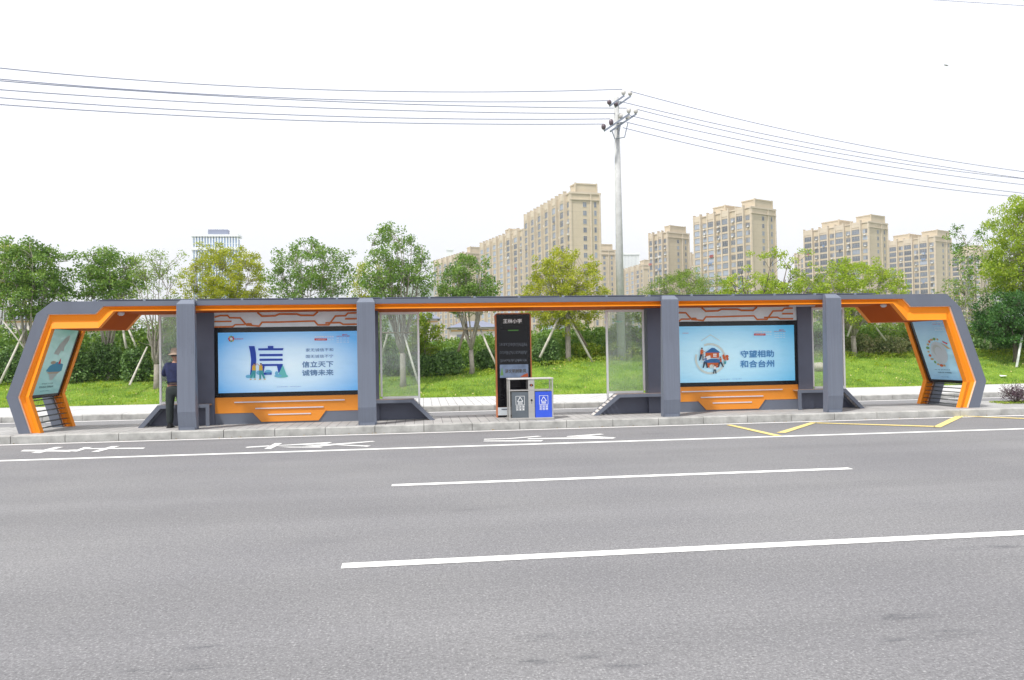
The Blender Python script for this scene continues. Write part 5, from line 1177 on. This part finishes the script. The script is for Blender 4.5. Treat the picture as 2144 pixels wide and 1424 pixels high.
tower('biggest and nearest beige apartment tower, left of the utility pole', (1193, 398), (1102, 450), (1256, 400), 6, 1, pent=((.015, .12),), gd=False)
tower('long beige apartment block immediately left of the biggest tower', (1094, 476), (1008.5, 509), (1140, 478), 6, 2, pent=((.4, .5),), limit=90, gd=False)
tower('farthest beige apartment block at the left end of the row, behind the dark round tree', (977, 526), (911.5, 546), (1020, 527), 6, 3, pent=((.02, .12),), limit=80, gd=False)
tower('narrow beige apartment tower squeezed between the biggest tower and the pole', (1243, 520), (1215, 530), (1288, 521), 3, 4, pent=((.1, .4),), limit=60, gd=False)
tower('low-looking distant beige block just right of the pole and the blue glass office', (1346, 552), (1302, 565), (1372, 553), 4, 5, pent=((.05, .25),), limit=60, gd=False)
tower('slim beige apartment tower, first to the right of the pole', (1397, 482), (1358.6, 489), (1442.4, 483), 2, 6, pent=((.1, .4),), bayfrac=.5)
tower('beige sliver of a tower between the slim tower and the tall four-bay tower', (1452, 529), (1440, 532), (1474, 529), 2, 7, pent=((.1, .3),), limit=30)
tower('tall beige apartment tower with four window bays, above the open gnarled tree', (1572, 428.5), (1453, 456), (1623, 429), 4, 8, pent=((.02, .24), (.52, .74)), bayfrac=.55)
tower('beige tower end peeping out left of the tower behind the bright round tree', (1690, 528), (1665, 532), (1712, 529), 2, 9, pent=((.1, .3),), limit=30)
tower('beige apartment tower with four bays behind the bright yellow-green tree', (1818, 460), (1684, 482), (1857.5, 461), 4, 10, pent=((.02, .24), (.50, .78)))
tower('beige apartment tower second from the right, left of the slender dark tree', (1957, 491), (1861, 499), (1991, 492), 3, 11, pent=((.02, .35), (.62, .98)), limit=90)
tower('rightmost beige apartment tower, half hidden by the slender dark tree', (2052, 520), (1993, 524), (2076, 521), 2, 12, pent=((.3, .8),), limit=50)

# white and blue office towers
def office(label, xl, xr, ytop, d, mt, nfin, crownbox=None, step=None):
    a, b_, c_ = aD(xl, 700, d), aD(xr, 700, d), aD((xl+xr)/2, ytop, d); w = b_.x-a.x; H = c_.z
    T = empty('office_tower', ((a.x+b_.x)/2, a.y, 0), label=label, cat='office tower', group='distant office towers')
    x0 = a.x; y0 = a.y; fins = mat('office_fins', (.86, .89, .95), .5); gl = mt
    MB().box(x0+.5, x0+w-.5, y0+.6, y0+w*.3, 0, H-1).build('glass_wall', gl, T)
    for k in range(nfin+1): x = x0+w*k/nfin; MB().box(x-.42, x+.42, y0-.3, y0+.58, 0, H).build('fin', fins, T)
    m = MB(); z = H
    m.box(x0-1, x0+w+1, y0-.8, y0+w*.32, H+.001, H+1.6)
    if step: m.box(x0-1.2, x0+w+1.2, y0-1.0, y0-.31, H-step, H-step+2.0)
    m.build('cornice', fins, T)
    if crownbox:
        q0, q1 = aD(crownbox[0], 490, d), aD(crownbox[1], 490, d); zt = aD(crownbox[0], crownbox[2], d).z; MB().box(q0.x, q1.x, y0+2, y0+w*.25, H+1.601, zt+3).build('roof_house', mat('roof_house_slate', (.22, .25, .36), .6), T)
    m = MB(); z = 6
    while z < H-3: m.box(x0+.5, x0+w-.5, y0+.5, y0+.599, z, z+.35); z += 4
    m.build('floor_band', fins, T)
OG = mat('office_blue_glass', (.30, .46, .72), .2, 0, .2, .1); OG2 = mat('office_bright_glass', (.34, .48, .66), .2, 0, .1, .1)
office('white ribbed office tower behind the yellow-green tree at left', 405, 497, 494, 560, OG, 16, (432, 472, 487), 10)
office('blue glass office tower with white fins just right of the utility pole', 1300, 1342, 533, 620, OG2, 14)
office('tiny white roof lattice far behind the left end of the apartment row', 939, 951, 524, 700, OG2, 6)
# low houses behind the shrubs
RF = mat('slate_roof', (.20, .22, .30), .7, 0, .08, .8); HW = mat('house_plaster', (.66, .60, .58), .85, 0, .06, .7); HB = mat('house_orange_line', (.62, .38, .18), .8)
def house(label, xl, xr, yeave, yridge, d, seed=0):
    a, b_ = aD(xl, yeave, d), aD(xr, yeave, d); zr = aD((xl+xr)/2, yridge, d).z; x0, x1 = a.x, b_.x; y0 = a.y; ze = a.z; dp = 9; ov = .6
    Hs = empty('house', ((x0+x1)/2, y0, 0), label=label, cat='house', group='low houses beyond the lawn')
    MB().box(x0, x1, y0, y0+dp, 0, ze).build('wall', HW, Hs); MB().box(x0-.05, x1+.05, y0-.06, y0-.002, ze-.7, ze-.4).build('string_course', HB, Hs)
    m = MB(); xm0, xm1 = x0+(x1-x0)*.28, x1-(x1-x0)*.28
    B_ = [(x0-ov, y0-ov, ze), (x1+ov, y0-ov, ze), (x1+ov, y0+dp+ov, ze), (x0-ov, y0+dp+ov, ze), (xm0, y0+dp/2, zr), (xm1, y0+dp/2, zr)]
    m.add(B_, [(0, 1, 5, 4), (1, 2, 5), (2, 3, 4, 5), (3, 0, 4), (3, 2, 1, 0)]); m.build('roof', RF, Hs)
    n = max(3, int((x1-x0)/2.4))
    for k in range(n):
        for z in (ze-2.6, ze-5.6):
            if z > .5: x = x0+(x1-x0)*(k+.5)/n; MB().box(x-.45, x+.45, y0-.05, y0-.001, z, z+1.4).build('window', WGL, Hs)
house('cream house with grey hipped roof seen through the tree left of the kiosk', 945, 1045, 686, 670, 130)
house('pale house whose slate roof shows left of the glossy green tree', 866, 916, 668, 650, 150)
house('pale house with grey roof glimpsed behind the far left trees', 8, 84, 668, 655, 140)
house('small pale house behind the stakes in the left opening of the shelter', 176, 236, 688, 676, 150)
house('pink-grey house seen between the kiosk and the propped trunk', 1152, 1188, 690, 678, 140)
# hills
def hill(x0, x1, ytop, d, seed):
    a, b_ = aD(x0, 700, d), aD(x1, 700, d); zt = aD((x0+x1)/2, ytop, d).z; m = MB(); n = 40; y0 = a.y
    for j in range(12):
        for i in range(n+1):
            t = i/n; s = j/11; h = zt*(math.sin(math.pi*t)**.8)*math.sin(math.pi*min(1, s*1.0)*.5)*(1+.22*noise.noise(Vector((t*6, s*3, seed)))+.08*noise.noise(Vector((t*22, s*9, seed))))
            m.v.append((a.x+(b_.x-a.x)*t, y0-300+s*300, h-2))
    for j in range(11):
        for i in range(n): m.f.append((j*(n+1)+i, j*(n+1)+i+1, (j+1)*(n+1)+i+1, (j+1)*(n+1)+i)); m.m.append(0)
    tag(m.build('hill', mat('wooded_hill', (.16, .20, .15), .95, 0, .3, .02), smooth=True), kind='structure')
hill(700, 1080, 590, 1700, 1); hill(-500, 330, 640, 1900, 5)

# ------------------------------------------------------------------ air
def haze():
    me = MB().box(-2650, 2650, -70, 3260, -5, 220).build('haze', [bpy.data.materials.new('haze_air')])
    m = me.data.materials[0]; m.use_nodes = True; nt = m.node_tree; nt.nodes.clear()
    o = nt.nodes.new('ShaderNodeOutputMaterial'); v = nt.nodes.new('ShaderNodeVolumePrincipled'); v.inputs['Density'].default_value = .00032; v.inputs['Color'].default_value = (.93, .95, 1, 1); v.inputs['Anisotropy'].default_value = .3
    nt.links.new(v.outputs[0], o.inputs['Volume']); tag(me, 'pale thin haze in the air', 'haze', kind='stuff')
haze()
